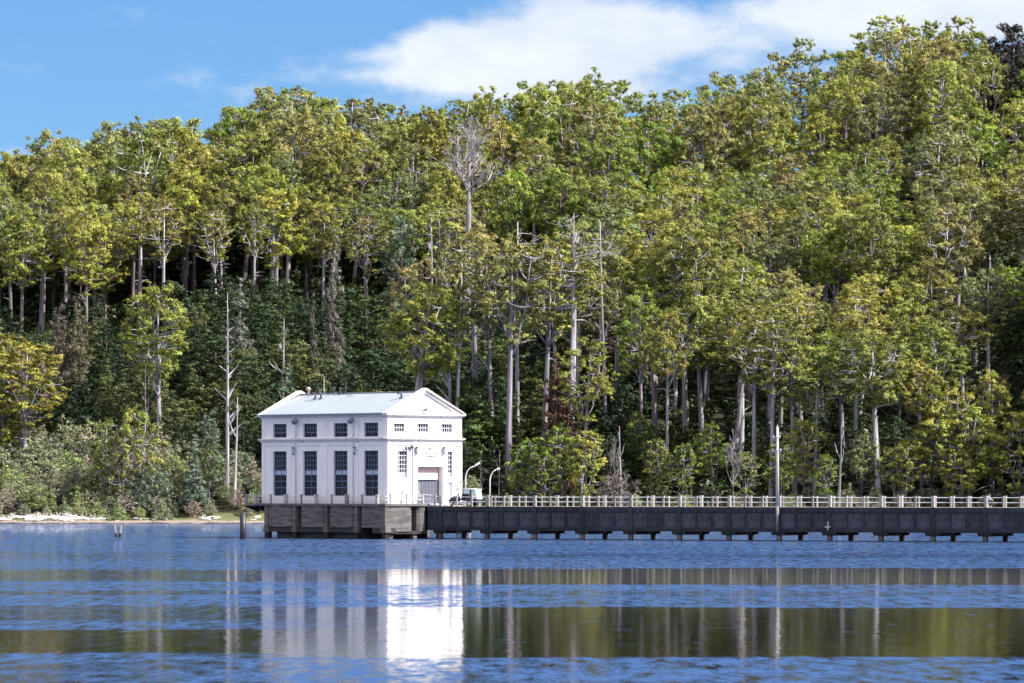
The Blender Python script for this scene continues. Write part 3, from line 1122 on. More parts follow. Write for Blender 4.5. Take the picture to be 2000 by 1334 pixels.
for t in (tL(479, -M1), tL(492, -M1), tL(505, -M1)):
    bb.prism([(-M1, 3.218), (0.9, 3.218), (0.9, 2.6), (-M1 + .2, 3.05)], 'y', t - 0.12, t + 0.12)
bb.build('bracket', MATS['dark_concrete'], plat)

# platform railing
prail = empty('platform_railing', (CX, CY, 0), A, label='post and rail fence round the platform edge in front of the pump house', cat='railing')


def square_post(b, x, y, z0, h, w, flare=0.0):
    b.hexa([(x - w / 2, y - w / 2, z0), (x + w / 2, y - w / 2, z0), (x + w / 2, y + w / 2, z0), (x - w / 2, y + w / 2, z0)],
           [(x - w / 2 - flare, y - w / 2 - flare, z0 + h - .12), (x + w / 2 + flare, y - w / 2 - flare, z0 + h - .12),
            (x + w / 2 + flare, y + w / 2 + flare, z0 + h - .12), (x - w / 2 - flare, y + w / 2 + flare, z0 + h - .12)])
    e = w / 2 + flare + 0.035
    b.box(x - e, x + e, y - e, y + e, z0 + h - .118, z0 + h)


for px, w in ((480, 0.2), (499, 0.34), (527.5, 0.16), (557, 0.32), (587, 0.16), (616.5, 0.32), (646.5, 0.16), (676, 0.32), (706, 0.16), (735.5, 0.26)):
    t = tL(px, -M1 + 0.02)
    b = MB()
    square_post(b, -M1 + 0.12, t, 3.3, 1.06, w)
    b.build('rail_post', MATS['post_concrete'], prail)
for px in (764, 796, 827.5):
    s = sG(px, -M2)
    b = MB()
    square_post(b, s, -M2 + 0.1, 3.4, 1.02, 0.15)
    b.build('rail_post', MATS['post_concrete'], prail)
tend = tL(478, -M1)
for z in (4.2, 3.82):
    MB().tube([(-M1 + 0.12, tend, z), (-M1 + 0.12, -M2 + 0.1, z), (JX - 0.4, -M2 + 0.1, z)], 0.03, 6).build('rail', MATS['rail_metal'], prail)
    MB().tube([(-M1 + 0.12, tend, z), (8, tend, z)], 0.03, 6).build('rail', MATS['rail_metal'], prail)

# ------------------------------------------------------------------ jetty
JA = math.radians(29)
J0 = Vector((CX + S2 * (JX + M2), CY + S2 * (JX - M2), 0))
JW = 4.8
ZJ = 3.2
T0, BAY, NB = 6.69, 5.26, 17
TEND = T0 + BAY * (NB - 1)
jet = empty('jetty', J0, -JA, label='long dark concrete jetty on piles running from the pump house towards the right', cat='jetty')


def jworld(t, y, z=0.0):
    return Vector((J0.x + math.cos(JA) * t + math.sin(JA) * y, J0.y - math.sin(JA) * t + math.cos(JA) * y, z))


# deck with the short ramp at the house end
b = MB()
b.hexa([(-0.15, 0.0, 3.18), (1.6, 0.0, 2.98), (1.6, JW, 2.98), (-0.15, JW, 3.18)], [(-0.15, 0.0, 3.446), (1.6, 0.0, ZJ), (1.6, JW, ZJ), (-0.15, JW, 3.446)])
b.box(1.6, TEND, 0.0, JW, 2.98, ZJ)
b.build('deck', MATS['deck_concrete'], jet)
piers = [T0 + BAY * k for k in range(-1, NB)]
for side in (0, 1):
    yn = -0.02 if side == 0 else JW - 0.33
    y_out = yn if side == 0 else yn + 0.35
    sg = -1 if side == 0 else 1
    spans = [(0.0, piers[0])] + list(zip(piers, piers[1:]))
    shared = None
    for (a, c) in spans:
        full = abs((c - a) - BAY) < 1e-6
        if full and shared is not None:
            me = shared
        else:
            Lb = c - a
            q = MB()
            q.box(0.002, Lb - 0.002, 0, 0.35, 0.86, 2.72)
            q.box(0.002, Lb - 0.002, -0.07 if side == 0 else 0.0, 0.35 if side == 0 else 0.42, 2.722, ZJ - 0.006)
            q.box(0.002, Lb - 0.002, -0.035 if side == 0 else 0.1, 0.25 if side == 0 else 0.385, 0.84, 1.06)
            for k in (1, 2):
                if Lb > 3:
                    q.box(Lb * k / 3 - 0.09, Lb * k / 3 + 0.09, -0.06 if side == 0 else 0.34, 0.01 if side == 0 else 0.41, 1.065, 2.72)
            me = q.mesh('girder')
            me.materials.append(MATS['jetty_concrete'])
            if full:
                shared = me
        o = link('girder', me, None, jet)
        o.location = (a, yn, 0)
    if side == 0:
        pq = MB().box(0.0, BAY / 3 - 0.42, 0.0, 0.03, 1.16, 2.6)
        pqm = pq.mesh('wall_panel')
        pqm.materials.append(MATS['jetty_panel'])
        for a in piers[:-1]:
            for k in range(3):
                o = link('wall_panel', pqm, None, jet)
                o.location = (a + BAY * k / 3 + 0.21 + (0.08 if k == 0 else 0), yn - 0.025, 0)
    pm = MB()
    y0p, y1p = (-0.13, 0.2) if side == 0 else (0.15, 0.48)
    pm.box(-0.24, 0.24, y0p, y1p, 0.5, ZJ - 0.002)
    pm.hexa([(-0.68, y0p + .03, 0.55), (0.68, y0p + .03, 0.55), (0.68, y1p + .1, 0.55), (-0.68, y1p + .1, 0.55)],
            [(-0.76, y0p + .03, 0.838), (0.76, y0p + .03, 0.838), (0.76, y1p + .1, 0.838), (-0.76, y1p + .1, 0.838)])
    pme = pm.mesh('pier_head')
    pme.materials.append(MATS['jetty_concrete'])
    lm = MB().box(-0.21, 0.21, y0p + 0.02, y1p + 0.08, -1.5, 0.499).mesh('pile')
    lm.materials.append(MATS['pile_concrete'])
    for t in piers:
        for nm, me in (('pier_head', pme), ('pile', lm)):
            o = link(nm, me, None, jet)
            o.location = (t, yn, 0)
cm = MB().box(-0.2, 0.2, 0.3, JW - 0.25, 0.52, 0.84).mesh('cross_beam')
cm.materials.append(MATS['pile_concrete'])
for t in piers:
    o = link('cross_beam', cm, None, jet)
    o.location = (t, 0, 0)
MB().box(-7, TEND, 0.02, 0.14, -0.05, 0.07).build('waler', MATS['dark_concrete'], jet)  # thin dark strip added for the dark line along the waterline

near_r = empty('jetty_railing', J0, -JA, label='railing of square concrete posts and two pale rails along the near edge of the jetty', cat='railing')
far_r = empty('jetty_railing', J0, -JA, label='railing of pale posts and two rails along the far edge of the jetty', cat='railing')
big, small, ends = MB(), MB(), MB()
square_post(big, 0, 0, ZJ, 1.07, 0.27)
square_post(small, 0, 0, ZJ, 1.03, 0.14)
bigm, smallm = big.mesh('rail_post'), small.mesh('rail_post')
for me in (bigm, smallm):
    me.materials.append(MATS['post_concrete'])
for root, y in ((near_r, 0.12), (far_r, JW - 0.12)):
    for i, t in enumerate(piers):
        o = link('rail_post', bigm, None, root)
        o.location = (t, y, 0)
        if i + 1 < len(piers):
            for k in (1, 2):
                o = link('rail_post', smallm, None, root)
                o.location = (t + BAY * k / 3 + R.uniform(-.04, .04), y, R.uniform(-.015, .015))
                o.rotation_euler = (0, R.uniform(-.012, .012) , R.uniform(-.08, .08))
    for i, (a, c) in enumerate(zip(piers, piers[1:])):
        for z in (4.1, 3.64):
            dip = R.uniform(-0.012, 0.012)
            MB().tube([(a, y, z), ((a + c) / 2, y, z + dip), (c, y, z)], 0.032, 6).build('rail', MATS['rail_metal'], root)
for z, z2 in ((4.1, 4.36), (3.64, 3.93)):
    MB().tube([(-0.9, -0.2, z2), (0.0, 0.12, z2 - 0.03), (1.0, 0.12, z + 0.06), (piers[0], 0.12, z)], 0.03, 6).build('rail', MATS['rail_metal'], near_r)
o = link('rail_post', smallm, None, near_r)
o.location = (0.75, 0.12, 0.1)
for nm_x, px in (('a', 954.5),):
    o = link('rail_post', smallm, None, near_r)
    o.location = (T0 + 0.42, 0.12, 0)

# utility pole bolted to a pier
tp = piers[7]
pole = empty('power_pole', jworld(tp, -0.32, 0), -JA, label='tall pale concrete power pole with insulator crossarms bolted to the jetty side', cat='utility pole')
MB().tube([(0, 0, 0.9), (0, 0, 3.3)], [0.10, 0.165], 10).build('pole_foot', MATS['pole_foot_grey'], pole, True)
MB().tube([(0, 0, 3.3), (0, 0, 8.4), (0, 0, 10.75)], [0.165, 0.135, 0.11], 12).build('shaft', MATS['pole_grey'], pole, True)
MB().tube([(0, 0, 10.75), (0, 0, 10.82), (0, 0, 10.97)], [0.06, 0.05, 0.03], 8).build('finial', MATS['pole_grey'], pole)
for z, w in ((9.75, 0.36), (8.5, 0.46)):
    b = MB()
    b.box(-w, w, -0.2, -0.13, z - 0.05, z + 0.05)
    b.tube([(-w + 0.02, -0.16, z), (-0.08, -0.16, z - 0.32)], 0.025, 5)
    b.tube([(w - 0.02, -0.16, z), (0.08, -0.16, z - 0.32)], 0.025, 5)
    ca = b.build('crossarm', MATS['pole_grey'], pole)
    for sx in (-w + 0.04, w - 0.04):
        i_ = MB().tube([(sx, -0.165, z + 0.05), (sx, -0.165, z + 0.1), (sx, -0.165, z + 0.14), (sx, -0.165, z + 0.22)], [0.025, 0.075, 0.04, 0.07], 8)
        link('insulator', i_.mesh('insulator'), MATS['white_paint'], ca)

# anchor-shaped fitting
tp = piers[8]
ank = MB()
ank.tube([(0.02, -0.02, 1.85), (-0.03, -0.02, 1.05)], [0.05, 0.06], 6)
ank.tube([(-0.3, -0.02, 1.36), (-0.04, -0.02, 1.28), (0.25, -0.02, 1.4)], [0.06, 0.07, 0.06], 6)
o = ank.build('anchor_fitting', MATS['pole_grey'])
o.location = jworld(tp - 0.05, -0.22, 0)
o.rotation_euler = (0, 0, -JA)
tag(o, 'small pale anchor shaped metal fitting hanging on the dark jetty side', 'fitting')

# swan neck lamps
for (t, y, pts, hd, lab) in (
        (1.75, JW + 0.1, [(0, 3.2), (0.0, 6.1), (0.15, 6.65), (0.45, 7.0), (0.8, 7.12)], [(0.8, 7.12), (1.42, 7.48)], 'white swan neck street lamp beside the white wall behind the golf cart roof'),
        (4.35, JW - 0.5, [(0, 3.2), (0.0, 5.8), (0.1, 6.25), (0.32, 6.62), (0.62, 6.82)], [(0.62, 6.82), (0.98, 6.9)], 'white swan neck street lamp just right of the golf cart')):
    w0 = jworld(t, y)
    px = 909.5 if t < 3 else 957
    w0.x = X_at(px, w0.y)
    lp = empty('street_lamp', (w0.x, w0.y, 0), 0, label=lab, cat='street lamp', group='lamps on the jetty')
    MB().tube([(p[0], 0, p[1]) for p in pts], [0.06, 0.055, 0.05, 0.045, 0.04], 8).build('post', MATS['rail_metal'], lp, True)
    (x0, z0), (x1, z1) = hd
    b = MB()
    b.tube([(x0, 0, z0), (x0 + (x1 - x0) * .35, 0, z0 + (z1 - z0) * .35), (x0 + (x1 - x0) * .8, 0, z0 + (z1 - z0) * .8), (x1, 0, z1)], [0.05, 0.1, 0.11, 0.05], 8)
    b.build('lamp_head', MATS['rail_metal'], lp, True)

# ladders below the jetty
for (px, ytxt, w, ztop, lab) in ((896, 2.2, 0.3, 0.85, 'white boat ladder fixed between two piles under the jetty by the house'),
                                (913.5, 5.6, 0.5, 0.95, 'pale boat ladder standing in the water behind the jetty')):
    w0 = jworld(2.0, ytxt)
    w0.x = X_at(px, w0.y)
    ld = empty('boat_ladder', (w0.x, w0.y, 0), 0, label=lab, cat='ladder')
    for sx in (-w / 2, w / 2):
        MB().box(sx - 0.07, sx + 0.07, -0.04, 0.04, -0.8, ztop).build('stile', MATS['white_paint'], ld)
    for k in range(4):
        MB().box(-w / 2 + 0.07, w / 2 - 0.07, -0.03, 0.03, -0.1 + 0.28 * k, -0.05 + 0.28 * k).build('rung', MATS['rail_metal'], ld)

# steel pile and stumps in the lake
py_ = 450.5
o = MB().tube([(0, 0, -1.5), (0, 0, 2.6)], 0.31, 14).build('steel_pile', MATS['steel_pile'], None, True)
o.location = (X_at(474.5, py_), py_, 0)
tag(o, 'thick black steel pile standing in the water left of the platform', 'pile')
for (px, dx, top, r, lab) in ((227, -0.16, 1.22, 0.11, 'left of two old wooden stumps sticking out of the lake, leaning left'),
                             (233.5, 0.14, 1.25, 0.13, 'right of two old wooden stumps sticking out of the lake, leaning right')):
    Y = 466.0
    st_ = empty('wooden_stump', (X_at(px, Y), Y, 0), 0, label=lab, cat='stump', group='wooden stumps in the lake')
    MB().tube([(dx * 0.35, 0, 0.42), (dx * 0.8, 0, 0.9), (dx, 0, top)], [r * 1.05, r, r * 0.8], 7).build('dry_top', MATS['stump_wood'], st_)
    MB().tube([(0, 0, -1), (0, 0, 0.0), (dx * 0.35, 0, 0.42)], [r * 1.3, r * 1.25, r * 1.06], 7).build('wet_foot', MATS['wet_wood'], st_)


# ------------------------------------------------------------------ golf cart (nose towards the house)
def golf_cart():
    w0 = jworld(3.45, 1.45)
    g = empty('golf_cart', (w0.x, w0.y, ZJ + 0.004), -JA, label='white roofed golf cart with dark seats parked on the jetty beside the house', cat='golf cart')
    H = 0.58   # half width
    def wheel(x, y, r):
        b = MB().tube([(x, y - 0.1, r), (x, y - 0.07, r), (x, y + 0.07, r), (x, y + 0.1, r)], [r * 0.85, r, r, r * 0.85], 16)
        w = b.build('wheel', MATS['rubber'], g)
        s = -1 if y < 0 else 1
        hb = MB().tube([(x, y + s * 0.09, r), (x, y + s * 0.115, r)], [r * 0.62, r * 0.5], 12)
        link('hub', hb.mesh('hub'), MATS['cart_white'], w)
    for x in (-1.25, 0.78):
        for y in (-H + 0.06, H - 0.06):
            wheel(x, y, 0.24)
    # front cowl
    MB().prism([(-1.62, 0.36), (-1.0, 0.3), (-0.86, 0.42), (-0.9, 0.98), (-1.02, 1.02), (-1.4, 0.74), (-1.6, 0.6)], 'y', -H + 0.02, H - 0.02).build('front_cowl', MATS['cart_dark'], g)
    MB().prism([(-0.93, 0.2), (0.42, 0.2), (0.55, 0.46), (0.42, 0.52), (-0.93, 0.34)], 'y', -H, H).build('sill', MATS['cart_sill'], g)
    MB().prism([(0.18, 0.53), (1.2, 0.47), (1.55, 0.6), (1.5, 0.74), (0.1, 0.72)], 'y', -H + 0.02, H - 0.02).build('rear_body', MATS['cart_dark'], g)
    for x in (-0.35, 0.55):
        MB().prism([(x - 0.3, 0.6), (x + 0.25, 0.58), (x + 0.25, 0.74), (x - 0.3, 0.78)], 'y', -H + 0.06, H - 0.06).build('seat', MATS['cart_dark'], g)
        MB().prism([(x + 0.16, 0.75), (x + 0.28, 0.75), (x + 0.36, 1.2), (x + 0.24, 1.22)], 'y', -H + 0.06, H - 0.06).build('backrest', MATS['cart_dark'], g)
    b = MB()
    b.prism([(-1.22, 1.66), (-0.6, 1.74), (0.3, 1.76), (1.3, 1.7), (1.5, 1.64), (1.48, 1.58), (0.3, 1.67), (-1.2, 1.6)], 'y', -H - 0.05, H + 0.05)
    b.build('roof', MATS['cart_white'], g)
    for y in (-H + 0.02, H - 0.02):
        MB().tube([(-1.0, y, 0.95), (-1.05, y, 1.3), (-0.98, y, 1.62)], 0.022, 6).build('roof_post', MATS['dark_metal'], g)
        MB().tube([(0.0, y, 0.6), (0.02, y, 1.68)], 0.035, 6).build('roof_post', MATS['dark_metal'], g)
        MB().tube([(0.88, y, 0.6), (0.9, y, 1.66)], 0.06, 6).build('roof_post', MATS['dark_metal'], g)
        MB().box(0.12, 0.78, y - 0.008, y + 0.008, 1.22, 1.62).build('side_curtain', MATS['clear_vinyl'], g)
    MB().hexa([(0.98, -H + 0.03, 0.76), (1.62, -H + 0.03, 0.7), (1.62, H - 0.03, 0.7), (0.98, H - 0.03, 0.76)],
              [(0.98, -H + 0.03, 1.6), (1.44, -H + 0.03, 1.57), (1.44, H - 0.03, 1.57), (0.98, H - 0.03, 1.6)]).build('rear_enclosure', MATS['clear_vinyl'], g)
    MB().tube([(-0.86, -0.25, 0.85), (-0.68, -0.25, 1.08)], 0.02, 6).build('steering_column', MATS['dark_metal'], g)
    b = MB()
    ring_ = [(-0.68 + 0.1 * math.cos(a) * 0.6, -0.25 + 0.17 * math.sin(a), 1.08 + 0.12 * math.cos(a)) for a in np.linspace(0, 2 * math.pi, 13)]
    b.tube(ring_, 0.018, 5, False)
    b.build('steering_wheel', MATS['dark_metal'], g)
    MB().box(1.4, 1.58, -H + 0.1, H - 0.1, 0.3, 0.46).build('rear_bumper', MATS['dark_metal'], g)


golf_cart()


# ------------------------------------------------------------------ person on the shore track beyond the jetty
def person():
    Y = 452.0
    j = jworld(57.8, JW - 0.75)
    base = Vector((j.x, j.y, ZJ))
    root = empty('person', base, math.radians(20), label='person in pale blue top and dark trousers crouching by the far rail', cat='person')
    def skin(name, verts, edges, rad, m, rootv=0, sub=2):
        me = bpy.data.meshes.new(name)
        me.from_pydata(verts, edges, [])
        o = bpy.data.objects.new(name, me)
        col.objects.link(o)
        md = o.modifiers.new('skin', 'SKIN')
        o.modifiers.new('sub', 'SUBSURF').levels = sub
        o.modifiers['sub'].render_levels = sub
        for i, r in enumerate(rad):
            sv = me.skin_vertices[0].data[i]
            sv.radius = (r, r * 0.85)
            sv.use_root = (i == rootv)
        dg = bpy.context.evaluated_depsgraph_get()
        me2 = bpy.data.meshes.new_from_object(o.evaluated_get(dg))
        bpy.data.objects.remove(o)
        me2.name = name
        me2.materials.clear()
        return link(name, me2, m, root)
    # pelvis, spine, chest, neck, head and arms as one body; crouching low
    bv = [(0, 0, .52), (0.05, 0, .72), (0.12, 0, .92), (0.19, 0, 1.02), (0.22, 0, 1.09), (0.24, 0, 1.2),
          (0.1, 0.19, .93), (0.26, 0.24, .74), (0.45, 0.15, .68), (0.52, 0.13, .67),
          (0.1, -0.19, .93), (0.26, -0.24, .74), (0.45, -0.15, .68), (0.52, -0.13, .67),
          (0.05, 0.11, .48), (0.42, 0.14, .5), (0.25, 0.14, .1), (0.4, 0.15, .05),
          (0.05, -0.11, .48), (0.42, -0.14, .5), (0.25, -0.14, .1), (0.4, -0.15, .05)]
    be = [(0, 1), (1, 2), (2, 3), (3, 4), (4, 5), (2, 6), (6, 7), (7, 8), (8, 9), (2, 10), (10, 11), (11, 12), (12, 13),
          (0, 14), (14, 15), (15, 16), (16, 17), (0, 18), (18, 19), (19, 20), (20, 21)]
    br = [.13, .12, .14, .05, .085, .095, .065, .045, .035, .04, .065, .045, .035, .04, .09, .065, .045, .04, .09, .065, .045, .04]
    skin('body', bv, be, br, MATS['skin'])
    skin('shirt', bv[:4] + [bv[6], bv[7], bv[10], bv[11]], [(0, 1), (1, 2), (2, 3), (2, 4), (4, 5), (2, 6), (6, 7)], [.15, .14, .165, .07, .085, .06, .085, .06], MATS['shirt_blue'])
    skin('trousers', [bv[0]] + bv[14:17] + bv[18:21], [(0, 1), (1, 2), (2, 3), (0, 4), (4, 5), (5, 6)], [.15, .11, .085, .06, .11, .085, .06], MATS['trousers_navy'])
    skin('hair', [(0.2, 0, 1.14), (0.21, 0, 1.24), (0.25, 0, 1.27)], [(0, 1), (1, 2)], [.08, .095, .08], MATS['hair_dark'])


person()

# ------------------------------------------------------------------ vegetation: shapes


def leaf_mesh(name, puffs, leaves_per, size, seed, droop=0.0, squash=0.8, up=0.3, under=0.4):
    """thousands of small leaf-sprays on and in many domed clumps"""
    rg = np.random.default_rng(seed)
    C, N, T, Q = [], [], [], []
    for (cx, cy_, cz, r) in puffs:
        n = int(leaves_per * (r / 1.4) ** 2)
        # the clump is itself made of small tufts sitting over a ragged dome
        ns = max(7, int(19 * (r / 1.2) ** 1.5))
        sd = rg.normal(size=(ns, 3))
        sd /= np.linalg.norm(sd, axis=1)[:, None]
        flip = (sd[:, 2] < -0.05) & (rg.random(ns) > under)
        sd[flip, 2] *= -1
        sr = r * (0.16 + 0.26 * rg.random(ns) ** 1.4)
        sp = sd * (r * (0.25 + 0.8 * rg.random(ns)))[:, None]
        k = rg.integers(0, ns, n)
        d = rg.normal(size=(n, 3))
        off = d * 0.52 * sr[k][:, None]
        off[:, 2] *= 0.8
        off[:, 2] -= droop * 0.12 * np.abs(rg.normal(size=n))
        p = sp[k] + off
        stray = rg.random(n) < 0.10
        p[stray] *= 1 + 0.45 * rg.random((int(stray.sum()), 1))
        p[:, 2] *= squash * rg.uniform(0.75, 1.2)
        ang, asp = rg.uniform(0, 3.14), rg.uniform(0.68, 1.0)
        ca, sa = math.cos(ang), math.sin(ang)
        px_ = p[:, 0] * ca + p[:, 1] * sa
        py2 = (-p[:, 0] * sa + p[:, 1] * ca) * asp
        px_ = px_ / asp ** 0.6
        p[:, 0], p[:, 1] = px_ * ca - py2 * sa, px_ * sa + py2 * ca
        p[:, 2] += rg.uniform(-0.35, 0.35) * px_
        C.append(p + np.array([cx, cy_, cz]))
        dn = d / (np.linalg.norm(d, axis=1)[:, None] + 1e-6)
        nn = dn * 0.55 + sd[k] * 0.55 + rg.normal(size=(n, 3)) * 0.33
        nn[:, 2] += up
        N.append(nn / np.linalg.norm(nn, axis=1)[:, None])
        ts = 0.18 * rg.normal(size=ns)
        t0 = np.clip(0.5 + 0.14 * rg.normal() + ts[k] + 0.16 * rg.normal(size=n), 0, 1)
        t1 = np.clip(0.5 + 0.25 * rg.normal() + 0.2 * rg.normal(size=n), 0, 1)
        T.append(np.stack([t0, t1], 1))
        Q.append(size * (0.65 + 0.7 * rg.random(n)))
    C = np.concatenate(C)
    N = np.concatenate(N)
    T = np.concatenate(T)
    Q = np.concatenate(Q)
    n = len(C)
    a = rg.normal(size=(n, 3))
    a[:, 2] -= droop
    t = a - N * np.sum(a * N, 1)[:, None]
    t /= np.linalg.norm(t, axis=1)[:, None]
    b = np.cross(N, t)
    s = Q[:, None]
    V = np.stack([C + t * s, C - t * s * 0.5 + b * s * 0.75, C - t * s * 0.5 - b * s * 0.75], 1).reshape(-1, 3)
    me = bpy.data.meshes.new(name)
    me.vertices.add(3 * n)
    me.vertices.foreach_set('co', V.astype(np.float32).ravel())
    me.loops.add(3 * n)
    me.loops.foreach_set('vertex_index', np.arange(3 * n, dtype=np.int32))
    me.polygons.add(n)
    me.polygons.foreach_set('loop_start', np.arange(0, 3 * n, 3, dtype=np.int32))
    me.polygons.foreach_set('loop_total', np.full(n, 3, dtype=np.int32))
    at = me.attributes.new('tint', 'FLOAT_COLOR', 'POINT')
    colr = np.ones((n, 3, 4), dtype=np.float32)
    colr[:, :, 0] = T[:, 0][:, None]
    colr[:, :, 1] = T[:, 1][:, None]
    at.data.foreach_set('color', colr.ravel())
    me.update(calc_edges=True)
    me.materials.append(MATS['leaf'])
    return me


def bend(p0, p1, sag, rnd, n=4):
    p0, p1 = Vector(p0), Vector(p1)
    pts = []
    for i in range(n + 1):
        f = i / n
        p = p0.lerp(p1, f)
        p.z += sag * math.sin(math.pi * f)
        if 0 < i < n:
            p += Vector((rnd.uniform(-1, 1), rnd.uniform(-1, 1), rnd.uniform(-.5, .5))) * 0.05 * (p1 - p0).length
        pts.append(p)
    return pts


def gum(seed, H=25.0, crown0=0.5, rx=4.6, npuff=44, pr=(1.0, 1.9), lean=0.6, r0=0.42, open_=False, forks=4, leaves=1150):
    """one gum: (trunk mesh, crown mesh), H metres tall"""
    rnd = random.Random(seed)
    lx, ly = rnd.uniform(-lean, lean), rnd.uniform(-lean, lean)
    zc0 = H * crown0
    tr = MB()
    mid = Vector((lx * 0.5, ly * 0.5, zc0 * 0.55))
    top = Vector((lx, ly, zc0 + H * 0.08))
    axis_top = Vector((lx * 1.4, ly * 1.4, H * 0.9))
    tr.tube([(0, 0, -1.5), (0, 0, 0.3), (mid.x * 0.4, mid.y * 0.4, zc0 * 0.25), mid, top, (top + axis_top) / 2, axis_top],
            [r0 * 1.35, r0 * 1.1, r0 * 0.95, r0 * 0.8, r0 * 0.62, r0 * 0.36, 0.06], 8)
    puffs = []
    tries = 0
    cz = (zc0 + H) / 2
    rz = (H - zc0) / 2
    while len(puffs) < npuff and tries < 4000:
        tries += 1
        d = Vector((rnd.gauss(0, 1), rnd.gauss(0, 1), rnd.gauss(0, 1) + 0.25)).normalized()
        k = rnd.uniform(0.35, 1.0) ** 0.55
        prof = 1.0
        r = rnd.uniform(*pr)
        p = Vector((d.x * rx * k, d.y * rx * k, cz + d.z * (rz - r * 0.5) * k))
        # lobed outline
        a = math.atan2(d.y, d.x)
        lob = 1 + 0.22 * math.sin(3 * a + seed) + 0.15 * math.sin(5 * a + seed * 2)
        p.x *= lob
        p.y *= lob
        f = (p.z - zc0) / (H - zc0)
        sh = 0.62 + 0.5 * math.sin(math.pi * min(1, max(0, f * 0.8 + 0.1)))
        p.x = p.x * sh + lx * (0.9 + 0.5 * f)
        p.y = p.y * sh + ly * (0.9 + 0.5 * f)
        gap = 0.95 if not open_ else 1.25
        if any((p - Vector(q[:3])).length < gap * (r + q[3]) * 0.62 for q in puffs):
            continue
        puffs.append((p.x, p.y, p.z, r))
    # limbs
    limbs = []
    for i in range(forks):
        a = 2 * math.pi * (i + rnd.uniform(-.3, .3)) / forks
        z0 = zc0 * rnd.uniform(0.9, 1.25)
        f = (z0) / H
        s0 = Vector((lx * f * 1.5, ly * f * 1.5, z0))
        e = Vector((lx * 1.2 + math.cos(a) * rx * 0.62, ly * 1.2 + math.sin(a) * rx * 0.62, H * rnd.uniform(0.76, 0.9)))
        pts = bend(s0, e, -0.6, rnd, 5)
        tr.tube(pts, [r0 * 0.42, r0 * 0.36, r0 * 0.3, r0 * 0.22, r0 * 0.15, 0.05], 6)
        limbs += pts[1:]
    limbs += [top, (top + axis_top) / 2, axis_top]
    for q in puffs:
        p = Vector(q[:3])
        c = min(limbs, key=lambda l: (l - p).length + (2.5 if l.z > p.z else 0))
        if (c - p).length > 0.4:
            tr.tube(bend(c, p - Vector((0, 0, 0.15)), -0.15, rnd, 3), [0.09, 0.07, 0.05, 0.03], 4, False)
    for i in range(rnd.randint(2, 5)):   # dead side branches
        z0 = H * rnd.uniform(crown0 * 0.6, crown0 * 1.2)
        a = rnd.uniform(0, 6.28)
        s0 = Vector((lx * z0 / H * 1.3, ly * z0 / H * 1.3, z0))
        e = s0 + Vector((math.cos(a) * rnd.uniform(1, 3), math.sin(a) * rnd.uniform(1, 3), rnd.uniform(-.3, 1.3)))
        tr.tube(bend(s0, e, 0.2, rnd, 3), [0.09, 0.07, 0.045, 0.02], 4, False)
    tm = tr.mesh('trunk', True)
    tm.materials.append(MATS['bark'])
    cmh = leaf_mesh('crown', puffs, int(leaves * 1.4), 0.098, seed, 0.4)
    return tm, cmh


def bushy(seed, H=10.0, rx=3.0, npuff=46, cone=0.6, pr=(0.7, 1.2), leaves=1000, size=0.105, low=0.04, squash=0.7, droop=0.5, trunkr=0.16):
    """dense tree or shrub clothed to the ground"""
    rnd = random.Random(seed)
    puffs = []
    tries = 0
    while len(puffs) < npuff and tries < 3000:
        tries += 1
        f = rnd.uniform(low, 1.0)
        wid = (1 - f) ** cone if cone > 0.95 else math.sin(math.pi * (0.12 + 0.8 * (1 - f) ** 0.9)) ** 0.8 * (1 - 0.35 * f)
        a = rnd.uniform(0, 6.283)
        k = rnd.uniform(0.3, 1) ** 0.4
        lob = 1 + 0.25 * math.sin(2 * a + seed + 3 * f) + 0.18 * math.sin(5 * a + seed)
        rr = rx * wid * k * lob
        r = rnd.uniform(*pr) * (0.75 + 0.4 * (1 - f))
        p = (math.cos(a) * rr, math.sin(a) * rr, f * (H - r * 0.6), r)
        if any(math.dist(p[:3], q[:3]) < 0.5 * (r + q[3]) for q in puffs):
            continue
        puffs.append(p)
    tr = MB()
    tr.tube([(0, 0, -1.0), (0.05, 0, H * 0.3), (0, 0.06, H * 0.65), (0, 0, H * 0.93)], [trunkr * 1.2, trunkr, trunkr * 0.6, 0.03], 6)
    for q in puffs[::2]:
        p = Vector(q[:3])
        s0 = Vector((0, 0, max(0.2, p.z - 0.5 * math.hypot(p.x, p.y))))
        tr.tube(bend(s0, p, -0.05, rnd, 2), [0.06, 0.045, 0.02], 4, False)
    tm = tr.mesh('trunk', True)
    tm.materials.append(MATS['bark'])
    return tm, leaf_mesh('crown', puffs, int(leaves * 1.3), size * 0.87, seed, droop, squash, 0.25, 0.45)


